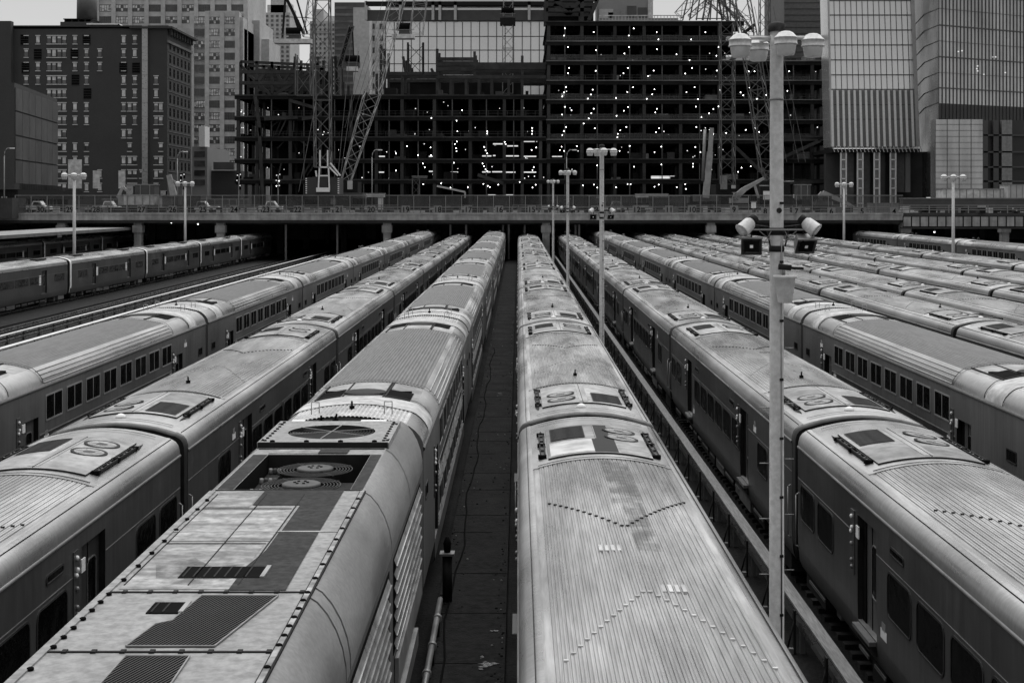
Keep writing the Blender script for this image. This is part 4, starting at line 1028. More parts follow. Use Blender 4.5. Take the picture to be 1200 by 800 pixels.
for k in range(12): b.box(-.76, .76, -.03, .63, k*3.4, k*3.4+.12, 'grey')
b.build('flue', t, (PX(170.5, YB), YB-.7, 9.5))
b = MB()
for px in (113, 143, 84, 92): b.box(PX(px, YB)-.85, PX(px, YB)+.85, YB-.12, YB-.03, PZ(221, YB), PZ(200 if px > 100 else 187, YB), 'blind')
build_split(b, 'tall_window', t)
rl = MB()
for r_ in range(11): rl.box(X1, X1+.12, YB+1, YB+25, PZ(60+r_*15.72, YB), PZ(60+r_*15.72, YB)+.14, 'slab')
rl.build('string_course', t)
wsd = MB(); wsd.box(0, .04, -.8, .8, -1, 1, 'black'); wsd.box(.04, .08, -.8, .8, .1, .16, 'gasket'); wsm = wsd.mesh('side_window')
many(t, 'side_window', wsm, [(X1+.01, YB+3+c*4, PZ(52+r_*15.72, YB)) for r_ in range(10) for c in range(6)])
b = MB(); b.tube((PX(86, YB), YB+11, PZ(19, YB)), (PX(86, YB), YB+11, PZ(-18, YB)), 2.55, 'panel', 20, 2.45); 
tk = bld('water_tank', 'round rooftop water tank on the brick warehouse', 'water tank'); b.build('tank', tk)
b = MB(); b.box(PX(68, YB), PX(103, YB), YB+4, YB+18, PZ(20.5, YB), PZ(19.5, YB), 'black2')
for px in (70, 78, 86, 94, 101): b.box(PX(px, YB)-.15, PX(px, YB)+.15, YB+4, YB+18, PZ(24, YB), PZ(20, YB), 'black2')
b.build('stand', tk)
b = MB(); b.face([(PX(100, YB), YB+1, PZ(27, YB)), (PX(137, YB), YB+1, PZ(27, YB)), (PX(144, YB), YB+1, PZ(31.5, YB)), (PX(144, YB), YB+12, PZ(31.5, YB)), (PX(137, YB), YB+12, PZ(27, YB)), (PX(100, YB), YB+12, PZ(27, YB))], 'white')
b.box(PX(100, YB), PX(142, YB), YB+2, YB+11, PZ(33, YB), PZ(29.5, YB), 'panel'); b.box(PX(100, YB), PX(137, YB), YB+.9, YB+1, PZ(28.6, YB), PZ(27, YB), 'white')
tag(b.build('roof_shelter'), 'low rooftop shelter with a thin white roof on the brick warehouse', 'shelter')
# ---- panelled block, far left
t = bld('panelled_building', 'windowless dark building of big square panels over a glazed base, far left')
ya, yb = 240., 278.; xa, xb = PX(17, ya), PX(67, yb); H = PZ(97, ya)
b = MB(); b.poly([(xa, ya, 11), (xb, yb, 11), (-140, yb, 11), (-140, ya, 11), (xa, ya, H), (xb, yb, H), (-140, yb, H), (-140, ya, H)], [(0, 1, 5, 4), (1, 2, 6, 5), (2, 3, 7, 6), (3, 0, 4, 7), (4, 5, 6, 7), (0, 3, 2, 1)], 'brick'); b.build('wall', t)
dx, dy = (xb-xa)/(yb-ya), 1
pn = MB(); pn.box(0, .15, .08, 5.35, .06, 3.9, 'panel'); pn = pn.mesh('facade_panel')
ang = -math.atan(dx)
for c in range(7):
    for r_ in range(4):
        inst('facade_panel', pn, t, (xa+dx*c*5.4+.02, ya+.1+c*5.4, 12+r_*4.1), ang)
b = MB()
for k in range(26): b.box(xa+dx*k*1.5, xa+dx*k*1.5+.8, ya+k*1.5, ya+k*1.5+.1, 11, 12, 'panel')
b.box(xa-8, xa+.2, ya+1, yb-1, 9.4, 11, 'black2'); b.box(xa-12, xa-3, ya+2, yb, 7, 9.4, 'black')
b.build('canopy', t)
b = MB()
for k in range(20): b.box(xa-1.5, xa-1.3, ya+k*2-12, ya+k*2-11.8, 7.15, 9.8, 'frame')
b.build('mullion', t)
# ---- masonry tower with setbacks
YT = 500
t = bld('setback_tower', 'tall pale masonry office tower with setbacks and banded windows behind the warehouse')
b = MB(); boxes = [(114, 288, -60, YT), (288, 297, 19, YT+12), (297, 306, 40, YT+16), (213, 290, 36, YT-6), (232, 290, 24, YT-8), (250, 284, 17, YT-9)]
for i, (p0, p1, pt, Y) in enumerate(boxes): b.box(PX(p0, YT), PX(p1, YT), Y, YT+40, 6, PZ(pt, YT), 'bwall')
b.build('wall', t)
def tower_window(w, h, n=4):
    q = MB(); q.box(-w/2, w/2, -.05, 0, -h/2, h/2, 'winb')
    for k in range(n+1): q.box(-w/2+k*w/n-.06, -w/2+k*w/n+.06, -.12, -.05, -h/2, h/2, 'bwall2')
    q.box(-w/2, w/2, -.12, -.05, -.05, .05, 'bwall2'); q.box(-w/2, w/2, -.1, -.05, h*.1, h/2, 'blind') if n > 4 else None
    return q.mesh('window')
def tw(lit):
    q = MB(); q.box(-2.15, 2.15, -.05, 0, -1.25, 1.25, 'winb')
    for k in range(5):
        for r_ in range(2):
            if lit[(k+r_*5) % len(lit)]: q.box(-2.0+k*.84, -1.35+k*.84, -.08, -.05, -1.05+r_*1.1, -.1+r_*1.1, 'pane' if lit[(k+r_*5) % len(lit)] == 1 else 'panel')
    return q.mesh('window')
TWm = [tw([1]*10), tw([2, 2, 1, 2, 2, 1, 1, 2, 1, 1]), tw([2]*10)]
def facade(root, Y, p0, p1, pt, pb, fl, bay, meshes, seed=1, pier='bwall', k=1):
    """piers as one part, windows as parts (first 100), Y = facade plane"""
    rr = random.Random(seed); q = MB(); n = int(round((p1-p0)/bay)); bw_ = (p1-p0)/n
    for i in range(n+1):
        x = PX(p0+i*bw_, YT); q.box(x-.75, x+.75, Y-.5, Y, 6, PZ(pt, YT)+.8, pier)
    q.build('pier', root); spots = []
    y = pt+8
    while y < pb:
        for i in range(n): spots.append((PX(p0+(i+.5)*bw_, YT), Y-.02, PZ(y, YT)))
        y += fl
    rr.shuffle(spots); 
    return spots
sp = facade(t, YT, 114, 288, -12, 200, 13.75, 19.8, TWm)
sp = [s for s in sp if not (PX(212, YT) < s[0] < PX(290, YT) and s[2] < PZ(36, YT))]
sp2 = facade(t, YT-9, 232, 284, 20, 225, 13.75, 20.5, TWm, 2)
sp = sp2+sp
for j in range(100): inst('window', TWm[j % 3], t, sp[j][:3])
many(t, 'window', TWm[2], sp[100:150], 0); many(t, 'window', TWm[0], sp[150:], 0)
# ---- slim towers behind
def simple_tower(lab, Y, p0, p1, pt, wallm, nx, fl, ww, wh, steps=(), wm='winb', name='office_tower'):
    t = bld(name, lab); b = MB(); b.box(PX(p0, Y), PX(p1, Y), Y, Y+30, 6, PZ(pt, Y), wallm)
    for q0, q1, qt in steps: b.box(PX(q0, Y), PX(q1, Y), Y+3, Y+27, PZ(pt, Y), PZ(qt, Y), wallm)
    b.build('wall', t); q = MB(); W = (p1-p0)*Y/F; H_ = fl*Y/F
    q.box(-W/nx*ww/2, W/nx*ww/2, -.1, 0, -H_*wh/2, H_*wh/2, wm); me = q.mesh('window')
    sp = []; y = pt+fl*.8
    while y < 215:
        for i in range(nx): sp.append((PX(p0+(i+.5)*(p1-p0)/nx, Y), Y-.05, PZ(y, Y)))
        y += fl
    many(t, 'window', me, sp)
    return t
simple_tower('slim pale tower with rounded top far behind the cranes', 700, 310, 340, 15, 'bwall', 5, 5.2, .5, .55, ((312, 337, 5), (316, 334, -2)))
simple_tower('pale slender tower half hidden behind the vertical crane boom', 650, 363, 403, 25, 'bwall', 8, 5.5, .45, .5, ((385, 400, 18), (366, 378, 10)))
simple_tower('dark tower with long horizontal bands behind the left cranes', 600, 392, 428, 3, 'panel', 1, 8, .96, .35, wm='slab')
b = MB(); b.box(PX(414, 470), PX(433, 470), 470, 495, 6, PZ(9, 470), 'bwall'); t = bld('blank_tower', 'narrow blank pale concrete slab tower behind the leaning boom'); b.build('wall', t)
simple_tower('chequered tower of pale and dark squares beside the glass slab', 480, 432, 452, 20, 'blind', 2, 14, .42, .45, wm='panel')
# ---- wide glass slab behind the frame
YG = 430; t = bld('glass_slab', 'wide pale glass building with fine grid behind the steel frame')
b = MB(); b.box(PX(452, YG), PX(645, YG), YG, YG+30, 6, PZ(-20, YG), 'cglass'); b.build('glazing', t)
b = MB()
for px in range(452, 646, 10): b.box(PX(px, YG)-.12, PX(px, YG)+.12, YG-.15, YG, 6, PZ(26, YG), 'mull')
for py in (43, 59, 75, 91): b.box(PX(452, YG), PX(645, YG), YG-.16, YG, PZ(py, YG)-.12, PZ(py, YG)+.12, 'mull')
b.build('mullion_grid', t)
b = MB(); b.box(PX(430, YG), PX(645, YG), YG-2, YG-.2, PZ(25, YG), PZ(13, YG), 'panel'); b.box(PX(430, YG), PX(645, YG), YG-3, YG-.2, PZ(8, YG), PZ(3.5, YG), 'black2')
for px in (430, 470, 508, 516, 534, 620, 640): b.box(PX(px, YG)-.4, PX(px, YG)+.4, YG-3, YG-2, PZ(25, YG), PZ(3, YG), 'mull2')
b.build('plant_band', t)
# ---- small buildings left of the frame
simple_tower('narrow pale brick building between the warehouse and the frame', 390, 225, 243, 172, 'bwall2', 1, 11, .7, .6, name='narrow_building')
b = MB(); b.box(PX(233, 389), PX(240, 389), 389, 395, PZ(172, 389), PZ(148, 389), 'white'); tag(b.build('rooftop_screen'), 'plain pale rooftop box on the narrow building', 'rooftop box')
b = MB(); b.box(PX(243, 395), PX(280, 395), 395, 420, 6, PZ(200, 395), 'brick'); b.box(PX(250, 394), PX(274, 394), 394, 395, PZ(199, 394), PZ(190, 394), 'panel'); t = bld('low_building', 'low dark building at the foot of the pale tower'); b.build('wall', t)

# ---- the steel frame under construction
YC = 320
t = bld('steel_frame_building', 'huge dark steel frame under construction, lit by strings of bulbs', 'construction site')
CXs = [279, 301, 340, 375, 411, 441, 471, 509, 551, 591, 612, 633.5, 643, 682, 720.7, 755, 797.7, 843, 905, 952, 969]
TOPS = lambda px: 112 if px < 640 else (26 if px < 872 else 72)
cmb = MB(); cmb.box(-.36, .36, 0, .8, 0, 1, 'steel2'); cme = cmb.mesh('column')
for px in CXs:
    for dpt in (0, 9, 18, 28):
        inst('column', cme, t, (PX(px, YC), YC+dpt, 6.5), 0, (1 if dpt == 0 else .8, 1, PZ(TOPS(px+1), YC)-6.5))
fl_r = [26, 49, 72, 95, 117.5, 141, 164, 187, 211]; fl_l = [112, 137, 161, 187, 211]
for py in fl_r:
    p1 = 872 if py < 60 else 970; b = MB(); z = PZ(py, YC); x0, x1 = PX(640, YC), PX(p1, YC)
    b.box(x0, x1, YC-.2, YC+46, z-.25, z+.12, 'steel'); b.box(x0, x1, YC-.35, YC-.2, z-.02, z+.20, 'slab' if py not in (26, 187, 211) else 'steel2'); b.box(x0, x1, YC-.1, YC+.4, z-.85, z-.25, 'steel')
    for yy in (9, 18, 28): b.box(x0, x1, YC+yy, YC+yy+.4, z-1.1, z-.25, 'steel')
    b.build('floor', t)
for py in fl_l:
    b = MB(); z = PZ(py, YC); x0, x1 = PX(275, YC), PX(640, YC)
    b.box(x0, x1, YC-.2, YC+46, z-.25, z+.12, 'steel'); b.box(x0, x1, YC-.3, YC-.2, z-.1, z+.2, 'steel2'); b.box(x0, x1, YC-.1, YC+.4, z-.85, z-.25, 'steel')
    b.build('floor', t)
for i in range(len(CXs)-1):     # joists running back under each floor, one part per bay column
    b = MB(); x = PX((CXs[i]+CXs[i+1])/2, YC)
    for py in (fl_l if CXs[i] < 640 else fl_r):
        if CXs[i] > 860 and py < 70: continue
        for dx_ in (-2, 2): b.box(x+dx_-.15, x+dx_+.15, YC+.5, YC+45, PZ(py, YC)-.95, PZ(py, YC)-.25, 'steel')
    b.build('joist', t)
b = MB(); b.box(PX(276, YC), PX(968, YC), YC+46, YC+47, 6, PZ(112, YC), 'steel'); b.box(PX(642, YC), PX(870, YC), YC+46, YC+47, PZ(112, YC), PZ(26, YC), 'steel')
for p0, p1 in ((690, 712), (800, 835), (560, 590), (330, 352)): b.box(PX(p0, YC), PX(p1, YC), YC+14, YC+22, 6, PZ(26 if p0 > 640 else 112, YC), 'steel')
b.box(PX(870, YC), PX(968, YC), YC+46, YC+47, PZ(112, YC), PZ(72, YC), 'steel')
b.build('core_wall', t)
# parapet nets and stacked materials on the slabs
b = MB(); rr = random.Random(12)
for py in fl_r[1:7]:
    for i in range(12, 19):
        if rr.random() < .7:
            p0, p1 = CXs[i]+1, CXs[i+1]-1; z = PZ(py, YC)+.15; hh = rr.uniform(.9, 1.5)
            b.face([(PX(p0, YC), YC+.2, z), (PX(p1, YC), YC+.2, z), (PX(p1, YC), YC+.2, z+hh), (PX(p0, YC), YC+.2, z+hh)], 'mesh')
b.build('safety_net', t)
b = MB()
for _ in range(70):
    py = rr.choice(fl_r[1:]); px = rr.uniform(648, 955); 
    if px > 868 and py < 70: continue
    z = PZ(py, YC)+.13; x = PX(px, YC); l = rr.uniform(.6, 3.2); b.box(x, x+l, YC+rr.uniform(1, 6), YC+7, z, z+rr.uniform(.5, 1.7), rr.choice(['steel2', 'panel', 'grey', 'steel']))
for _ in range(60):
    py = rr.choice(fl_l); px = rr.uniform(280, 630); z = PZ(py, YC)+.13; x = PX(px, YC); b.box(x, x+rr.uniform(.5, 3), YC+rr.uniform(.5, 5), YC+6, z, z+rr.uniform(.4, 1.8), rr.choice(['steel2', 'panel', 'steel', 'steel']))
build_split(b, 'stacked_material', t)
# bulbs read off the photograph
BR = [(662, 33.5), (661, 42), (695.8, 38), (742.7, 33.5), (737, 42), (769.6, 38), (771.6, 46.5), (826.6, 38), (810, 46.5), (665.6, 55.5), (698.4, 59.3), (737, 55.5), (731.7, 63), (769.8, 58), (792.8, 64), (842, 55.5), (839.6, 65.6), (808, 70.7),
      (667, 79.8), (665.8, 86), (698.2, 83.2), (736, 79.8), (730.6, 86.2), (766, 83), (759.6, 89.4), (811, 80), (803, 86.5), (840, 83), (663.4, 102.3), (661, 108.5), (659, 113.4), (694.5, 105.3), (692.5, 111), (689, 115.8), (742, 102.5), (735.2, 108.2), (722, 115), (767, 105), (764.3, 110.8), (758, 116),
      (814, 102.5), (804.4, 108.3), (818, 116.5), (843.5, 105.5), (662.2, 125.4), (669.7, 129.6), (658.6, 134.5), (695.8, 127.6), (693, 133), (690, 139), (736, 125.5), (731, 130), (722.5, 136), (769.8, 127.7), (768, 132), (815.4, 125.2), (836, 128), (831, 133), (822, 137.5), (842, 125),
      (663.5, 149), (661, 154), (659, 158.5), (684, 145), (697, 150.5), (734, 149), (727, 153), (724, 157), (723.5, 161), (772.5, 150.5), (768.7, 155), (816, 149), (831.5, 152), (836, 157.5), (851, 156), (658, 172), (656, 176), (661, 177), (676, 171.5), (738, 171.3), (726, 177), (775, 172), (767, 178.5), (814.8, 172.5), (820.8, 178.5), (843, 172.7),
      (812, 195.5), (812.3, 192), (775, 193), (743, 195.5), (699.8, 194), (700, 220), (735.5, 216), (739, 216), (772, 216.5), (767, 219), (803, 216), (803.8, 221.5), (793, 219.5), (696, 216.5), (683, 217.4), (722, 219.5), (884.3, 84), (877.5, 84), (878.4, 103), (898, 111.5), (867.9, 108.4), (871, 112), (887, 116), (879.3, 126), (874, 152.4), (885, 150.3), (889.7, 154.8), (879.7, 195), (869, 196.5), (865, 201.5), (893, 199), (922.8, 106.8), (935.4, 176.5), (924.7, 83.8)]
BL = [(505.5, 138.5), (541.5, 129.5), (535, 141.7), (536, 154), (535.3, 166), (533, 169), (534.6, 173.8), (535, 177.5), (571, 154), (571, 156.7), (623.7, 150.3), (623.7, 153.5), (623.4, 157), (567.5, 172.5), (569, 176.5), (571, 180), (591.5, 166.5), (592.5, 169), (623, 176), (628.5, 173), (477, 171.5), (504.5, 173), (495.5, 191.7), (497.7, 196.2), (531.9, 190.8),
      (565.6, 191.8), (567.3, 195), (569, 198.5), (571, 200.8), (625.5, 196), (624, 199.5), (566.5, 215.5), (571.5, 218), (574, 219.3), (584, 216.5), (609, 213.4), (627.7, 216.6), (624, 220), (496, 216), (517, 215), (528, 220), (548.2, 219.5), (325, 206), (327, 212), (324, 218), (464, 180), (490, 182), (464, 200), (505, 182)]
bm_ = MB(); bm_.lathe((0, 0, 0), [(.02, -.10), (.06, -.07), (.085, 0), (.06, .07), (.02, .10)], 'lit', 8); bme = bm_.mesh('bulb')
spots = [(PX(px, YC-.6)+0, YC-.6+0*1, PZ(py, YC-.6)) for px, py in BR+BL]
many(t, 'bulb', bme, spots)
b = MB()  # bright bands between the floors, most made to glow, some only pale
for (px0, px1, py) in ((564, 575, 181.5), (577, 580, 181), (591, 608, 181.5), (612, 629, 182), (564, 574, 200.7), (576, 588, 200.5), (591, 604, 201), (612, 629, 201), (500, 507, 182), (500, 507, 200), (526, 535, 201), (577, 590, 167), (594, 607, 169.5), (612, 630, 164), (440, 447, 182), (440, 446, 201), (648, 660, 182), (571, 580, 228.5), (591, 602, 228.5)):
    b.box(PX(px0, YC), PX(px1, YC), YC+8, YC+8.3, PZ(py+.7, YC), PZ(py-.7, YC), 'lit2')
for (px0, px1, py) in ((646, 652, 64), (655, 665, 64.5), (683, 701, 62.5), (683, 701, 66), (724, 736, 65), (738, 751, 66), (753, 765, 66), (659, 663, 108), (767, 795, 207)): b.box(PX(px0, YC), PX(px1, YC), YC+8, YC+8.3, PZ(py+1.6, YC), PZ(py-1.6, YC), 'lit2' if py > 100 else 'blind')
build_split(b, 'bright_strip', t)
b = MB(); rr = random.Random(44)
for _ in range(150):
    if rr.random() < .45: px = rr.uniform(280, 638); py = rr.choice(fl_l[1:])-rr.uniform(2, 19)
    else: px = rr.uniform(645, 965); py = rr.choice(fl_r[2:])-rr.uniform(2, 18)
    d_ = rr.uniform(1, 20); q = rr.uniform(.05, .1); x, y_, z = PX(px, YC+d_), YC+d_, PZ(py, YC); b.box(x-q, x+q, y_-q, y_+q, z-q, z+q, 'lit3')
o = b.build('dim_bulbs', t); o['kind'] = 'stuff'
for py in fl_r[1:]+fl_l[1:]:      # cable rails and posts along every open edge
    p0, p1 = (642, 968 if py > 60 else 870) if py in fl_r else (277, 638); b = MB(); z = PZ(py, YC)+.2
    for h in (.55, 1.1): b.box(PX(p0, YC), PX(p1, YC), YC-.05, YC, z+h, z+h+.05, 'panel')
    x = PX(p0, YC)
    while x < PX(p1, YC): b.box(x, x+.06, YC-.08, YC-.02, z-.1, z+1.15, 'panel'); x += 2.1
    b.build('edge_guard', t)
for px in (318, 356, 392, 426, 456, 490, 530, 570, 602, 662, 700, 738, 776, 820, 858, 888, 930):
    b = MB(); b.box(PX(px, YC)-.12, PX(px, YC)+.12, YC+.1, YC+.35, 7, PZ(TOPS(px)+1, YC), 'panel'); b.build('post', t)
# the broken upper steel over the left half: trusses, stub columns
b = MB()
def beam(p0, y0, p1, y1, w_=.5, d=0, m='steel2'): b.tube((PX(p0, YC), YC+d, PZ(y0, YC)), (PX(p1, YC), YC+d, PZ(y1, YC)), w_, m, 4, smooth=False)
for d in (1, 10, 20):
    b = MB()
    for p0, y0, p1, y1 in ((281, 72, 372, 76), (281, 84, 345, 84), (281, 97, 372, 97), (281, 72, 281, 112), (300, 72, 300, 112), (318, 72, 318, 112), (345, 66, 345, 112), (372, 66, 372, 112), (281, 76, 300, 97), (300, 97, 318, 76), (318, 76, 330, 97), (330, 97, 345, 76), (345, 97, 372, 74), (300, 97, 318, 112), (318, 112, 345, 97),
                           (396, 92, 396, 112), (388, 66, 388, 112), (446, 86, 512, 86), (446, 52, 446, 112), (441, 86, 441, 112), (471, 86, 471, 112), (479, 75, 479, 86), (472, 66, 475, 86), (505, 80, 508, 86),
                           (512, 69, 556, 69), (512, 75, 556, 75), (512, 81, 556, 81), (512, 57, 512, 112), (556, 60, 556, 92), (512, 90, 640, 90), (556, 75, 640, 75), (612, 65, 612, 112), (556, 79, 640, 79), (546, 90, 546, 112), (576, 90, 576, 112), (596, 90, 596, 112), (528, 90, 528, 112), (561, 90, 561, 112)):
        if p0 == 396: b.build('roof_truss', t); b = MB()
        beam(p0, y0, p1, y1, .42 if y0 != y1 else .55, d)
    b.build('roof_truss', t)
b = MB()
b.box(PX(281, YC), PX(372, YC), YC+20, YC+21, PZ(112, YC), PZ(76, YC), 'steel'); b.box(PX(512, YC), PX(612, YC), YC+16, YC+17, PZ(112, YC), PZ(90, YC), 'steel'); b.box(PX(446, YC), PX(512, YC), YC+20, YC+21, PZ(112, YC), PZ(87, YC), 'steel')
build_split(b, 'back_panel', t)
b = MB()
for p0, y0, p1, y1 in ((305, 150, 309, 228), (300, 112, 307, 160), (340, 118, 380, 130), (311, 140, 350, 138), (355, 140, 372, 137), (905, 190, 960, 165), (900, 165, 975, 163), (905, 160, 985, 162), (905, 215, 985, 212), (858, 170, 905, 215), (560, 205, 590, 215)): beam(p0, y0, p1, y1, .5, -1.2); b.build('raking_beam', t); b = MB()
b = MB(); rr = random.Random(5)
for _ in range(26):
    px = rr.uniform(280, 372); py = rr.choice(fl_l[:4]); beam(px, py, px+rr.uniform(-14, 14), py+rr.uniform(8, 22), .22, rr.uniform(0, 8))
b.build('bracing', t)
# plant box, truss bay and site cabins on top of the right half
b = MB()
for p0, y0, p1, y1 in ((640, 0, 700, 0), (640, 12, 692, 12), (640, 0, 640, 26), (682, -4, 682, 26), (700, 0, 690, 24), (650, 0, 668, 12), (668, 12, 682, 0)):
    for d in (0, 8): beam(p0, y0, p1, y1, .6, d)
b.build('plant_steel', t); b = MB()
b.box(PX(643, YC), PX(698, YC), YC+9, YC+10, PZ(26, YC), PZ(-6, YC), 'steel'); b.build('plant_box', t)
b = MB(); b.box(PX(702, YC), PX(765, YC), YC+10, YC+16, PZ(19, YC), PZ(-8, YC), 'bwall2')
for p0, p1, y0, y1 in ((705, 722, 4, 18), (731, 737, 6, 17), (739, 750, 0, 17), (752, 763, 2, 17), (716, 728, 8, 16)): b.box(PX(p0, YC), PX(p1, YC), YC+9.8, YC+10, PZ(y1, YC), PZ(y0, YC), rr.choice(['bwall', 'panel', 'grey']))
b.box(PX(764, YC), PX(770, YC), YC+9.5, YC+9.9, PZ(19, YC), PZ(-8, YC), 'blind')
tag(b.build('site_cabins'), 'stack of pale site cabins on top of the steel frame', 'site cabins')
b = MB(); z0, z1 = PZ(25.5, YC), PZ(18, YC)
b.box(PX(702, YC), PX(800, YC), YC-.1, YC+.3, z0, z0+.3, 'bwall'); b.box(PX(702, YC), PX(800, YC), YC-.1, YC+.1, z1-.2, z1, 'blind')
for k in range(26): b.box(PX(702+k*3.8, YC), PX(702+k*3.8, YC)+.12, YC-.05, YC+.08, z0, z1, 'bwall')
b.box(PX(702, YC), PX(796, YC), YC+2, YC+2.2, z0, z1-.4, 'bwall2'); tag(b.build('roof_guard_rail'), 'pale guard rail along the top edge of the steel frame', 'guard rail')
# concrete core tower
b = MB(); b.box(PX(919, 335), PX(976, 335), 335, 362, 6, PZ(-20, 335), 'core')
for k in range(14): b.box(PX(919, 335)-.02, PX(976, 335)+.02, 334.9, 335, PZ(-18+k*7.2, 335), PZ(-18+k*7.2, 335)+.08, 'steel2')
t = bld('concrete_core', 'blank dark concrete core tower behind the nearest lamp heads'); b.build('wall', t)

# ---- glass tower with louvred skirt
YH = 300; t = bld('glass_tower', 'pale glass tower leaning slightly, with striped louvres above bright stilts')
def quadY(p, m, mb, Y=YH): mb.face([(PX(x, Y), Y, PZ(y, Y)) for x, y in p], m)
XL = lambda y: 970.6+(y/172)*3.9; XR = lambda y: 1069+(y/172)*6.5
b = MB(); ytop = -30; n0 = [(PX(XL(y), YH), YH, PZ(y, YH)) for y in (172, ytop)]; n1 = [(PX(XR(y), YH), YH, PZ(y, YH)) for y in (172, ytop)]
bk = 8
V = [n0[0], n1[0], n1[1], n0[1]]; V2 = [(x, y+bk, z) for x, y, z in V]
b.poly(V+V2, [(0, 1, 2, 3), (7, 6, 5, 4), (1, 5, 6, 2), (4, 0, 3, 7), (3, 2, 6, 7), (0, 4, 5, 1)], 'cglass'); b.build('glazing', t)
b = MB()
for i in range(16):
    f = i/15.0; yq = (172, ytop); q = [(PX(XL(y)+(XR(y)-XL(y))*f, YH), YH-.1, PZ(y, YH)) for y in yq]; b.tube(q[0], q[1], .07, 'mull', 4)
for py in (1, 18, 35.5, 53, 70.5, 88, 105, 123, 140): b.tube((PX(XL(py), YH), YH-.12, PZ(py, YH)), (PX(XR(py), YH), YH-.12, PZ(py, YH)), .14, 'mull', 4)
b.tube((PX(XR(172), YH), YH-.1, PZ(172, YH)), (PX(XR(-30), YH), YH-.1, PZ(-30, YH)), .5, 'mull2', 4); b.tube((PX(XL(172), YH), YH-.1, PZ(172, YH)), (PX(XL(-30), YH), YH-.1, PZ(-30, YH)), .25, 'mull2', 4)
b.build('mullion_grid', t)
b = MB()
for i in range(15):
    f0 = (i+.42)/15.0; f1 = (i+1.0)/15
    pts = [(PX(XL(y)+(XR(y)-XL(y))*f, YH), YH-.2, PZ(y, YH)) for y, f in ((172, f0), (172, f1), (106, f1), (106, f0))]
    b.face(pts, 'louv')
o = b.build('louvre_bay', t); b = MB()
for i in range(15):
    f0 = i/15.0; f1 = (i+.4)/15
    pts = [(PX(XL(y)+(XR(y)-XL(y))*f, YH), YH-.35, PZ(y, YH)) for y, f in ((172, f0), (172, f1), (106, f1), (106, f0))]
    b.poly(pts+[(x, y+.3, z) for x, y, z in pts], [(0, 1, 2, 3), (0, 4, 7, 3), (1, 5, 6, 2)], 'white')
b.build('fin', t)
b = MB(); x0, x1 = PX(974.5, YH), PX(1077, YH); z = PZ(174, YH); b.box(x0, x1, YH-.6, YH+28, z-.9, z-.1, 'black2')
for k in range(24): b.tube((x0+k*.8, YH-1.0, z+.4), (x0+k*.8+.5, YH-.7, z-.8), .08, 'white', 4)
b.build('soffit', t)
for i, px in enumerate((988, 1007.5, 1027, 1046)):
    b = MB(); x = PX(px, YH); w_ = .55
    for s in (-1, 1): b.box(x+s*w_-.14, x+s*w_+.14, YH-.5, YH-.2, 6, z-.9, 'white')
    zz = 8.5
    while zz < z-1: b.box(x-w_, x+w_, YH-.5, YH-.3, zz, zz+.25, 'white'); zz += 2.0 if int(zz) % 2 else 1.6
    b.box(x-w_, x+w_, YH-.25, YH-.1, 6, z-.9, 'grey'); b.build('stilt', t)
b = MB()
for p0, p1, m in ((992, 1003, 'core'), (1011.5, 1022, 'core'), (1031, 1040, 'panel'), (1050, 1063, 'core'), (1064, 1070, 'bwall2')): b.box(PX(p0, YH), PX(p1, YH), YH+2, YH+3, 8 if p0 < 1050 else 11, z-.9, m)
b.box(PX(975, YH), PX(1095, YH), YH+6, YH+8, 6, z-.5, 'panel'); b.build('hoarding', t)
# ---- faceted glass tower at the right
YF = 290; t = bld('faceted_tower', 'big faceted dark glass tower with close vertical mullions at the right edge')
b = MB()
Xc, Xl = PX(1100, YF), PX(1071, YF+25); Xr = PX(1260, YF+10)
def slab3(y_b, y_t, m1, m2):
    zb, zt = PZ(y_b, YF), PZ(y_t, YF)
    P0, P1, P2 = (Xl, YF+25), (Xc, YF), (Xr, YF+18)
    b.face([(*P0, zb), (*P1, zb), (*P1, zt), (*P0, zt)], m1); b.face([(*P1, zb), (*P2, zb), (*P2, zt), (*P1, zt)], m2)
slab3(147, 139, 'cglass3', 'black2'); slab3(139, 121, 'cglass3', 'cglass3'); slab3(121, -40, 'cglass3', 'cglass2'); slab3(231, 147, 'cglass3', 'cglass3')  # dark lower bands: mirrored buildings put into the glass colour
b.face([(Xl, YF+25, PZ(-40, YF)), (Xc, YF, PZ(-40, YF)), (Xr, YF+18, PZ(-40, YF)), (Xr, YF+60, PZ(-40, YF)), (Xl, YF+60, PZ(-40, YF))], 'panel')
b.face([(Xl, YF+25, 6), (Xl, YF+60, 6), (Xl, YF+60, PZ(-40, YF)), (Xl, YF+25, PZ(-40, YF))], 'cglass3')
b.build('glazing', t)
b = MB()
def onface(f, y, o=.12): return Vector((Xc+(Xr-Xc)*f, YF+18*f-o, PZ(y, YF)))
for i in range(36): b.tube(onface(i/35, 139), onface(i/35, -40), .09, 'mull', 4)
for py in (-9, 10, 29.5, 48, 66.5, 85, 103): b.tube(onface(0, py), onface(1, py), .16 if py in (29.5, 66.5, 103) else .06, 'mull', 4)
for py in (10, 29.5, 48, 66.5, 85, 103, 120): b.tube((Xc, YF-.1, PZ(py, YF)), (PX(1083, YF+14), YF+14, PZ(py+7, YF+14)), .12, 'mull', 4); b.tube((PX(1083, YF+14), YF+14, PZ(py+7, YF+14)), (Xl, YF+24.8, PZ(py+20, YF+25)), .12, 'mull', 4)
b.build('mullion_grid', t)
b = MB(); rr = random.Random(9)
for _ in range(9): f = rr.uniform(0.05, .6); y = rr.choice((60, 61, 76, 80, 83)); p = onface(f, y+rr.uniform(-3, 3), .02); b.box(p.x-.15, p.x+.15, p.y-.1, p.y, p.z-.12, p.z+.12, 'lit2')
b.build('ceiling_light', t)
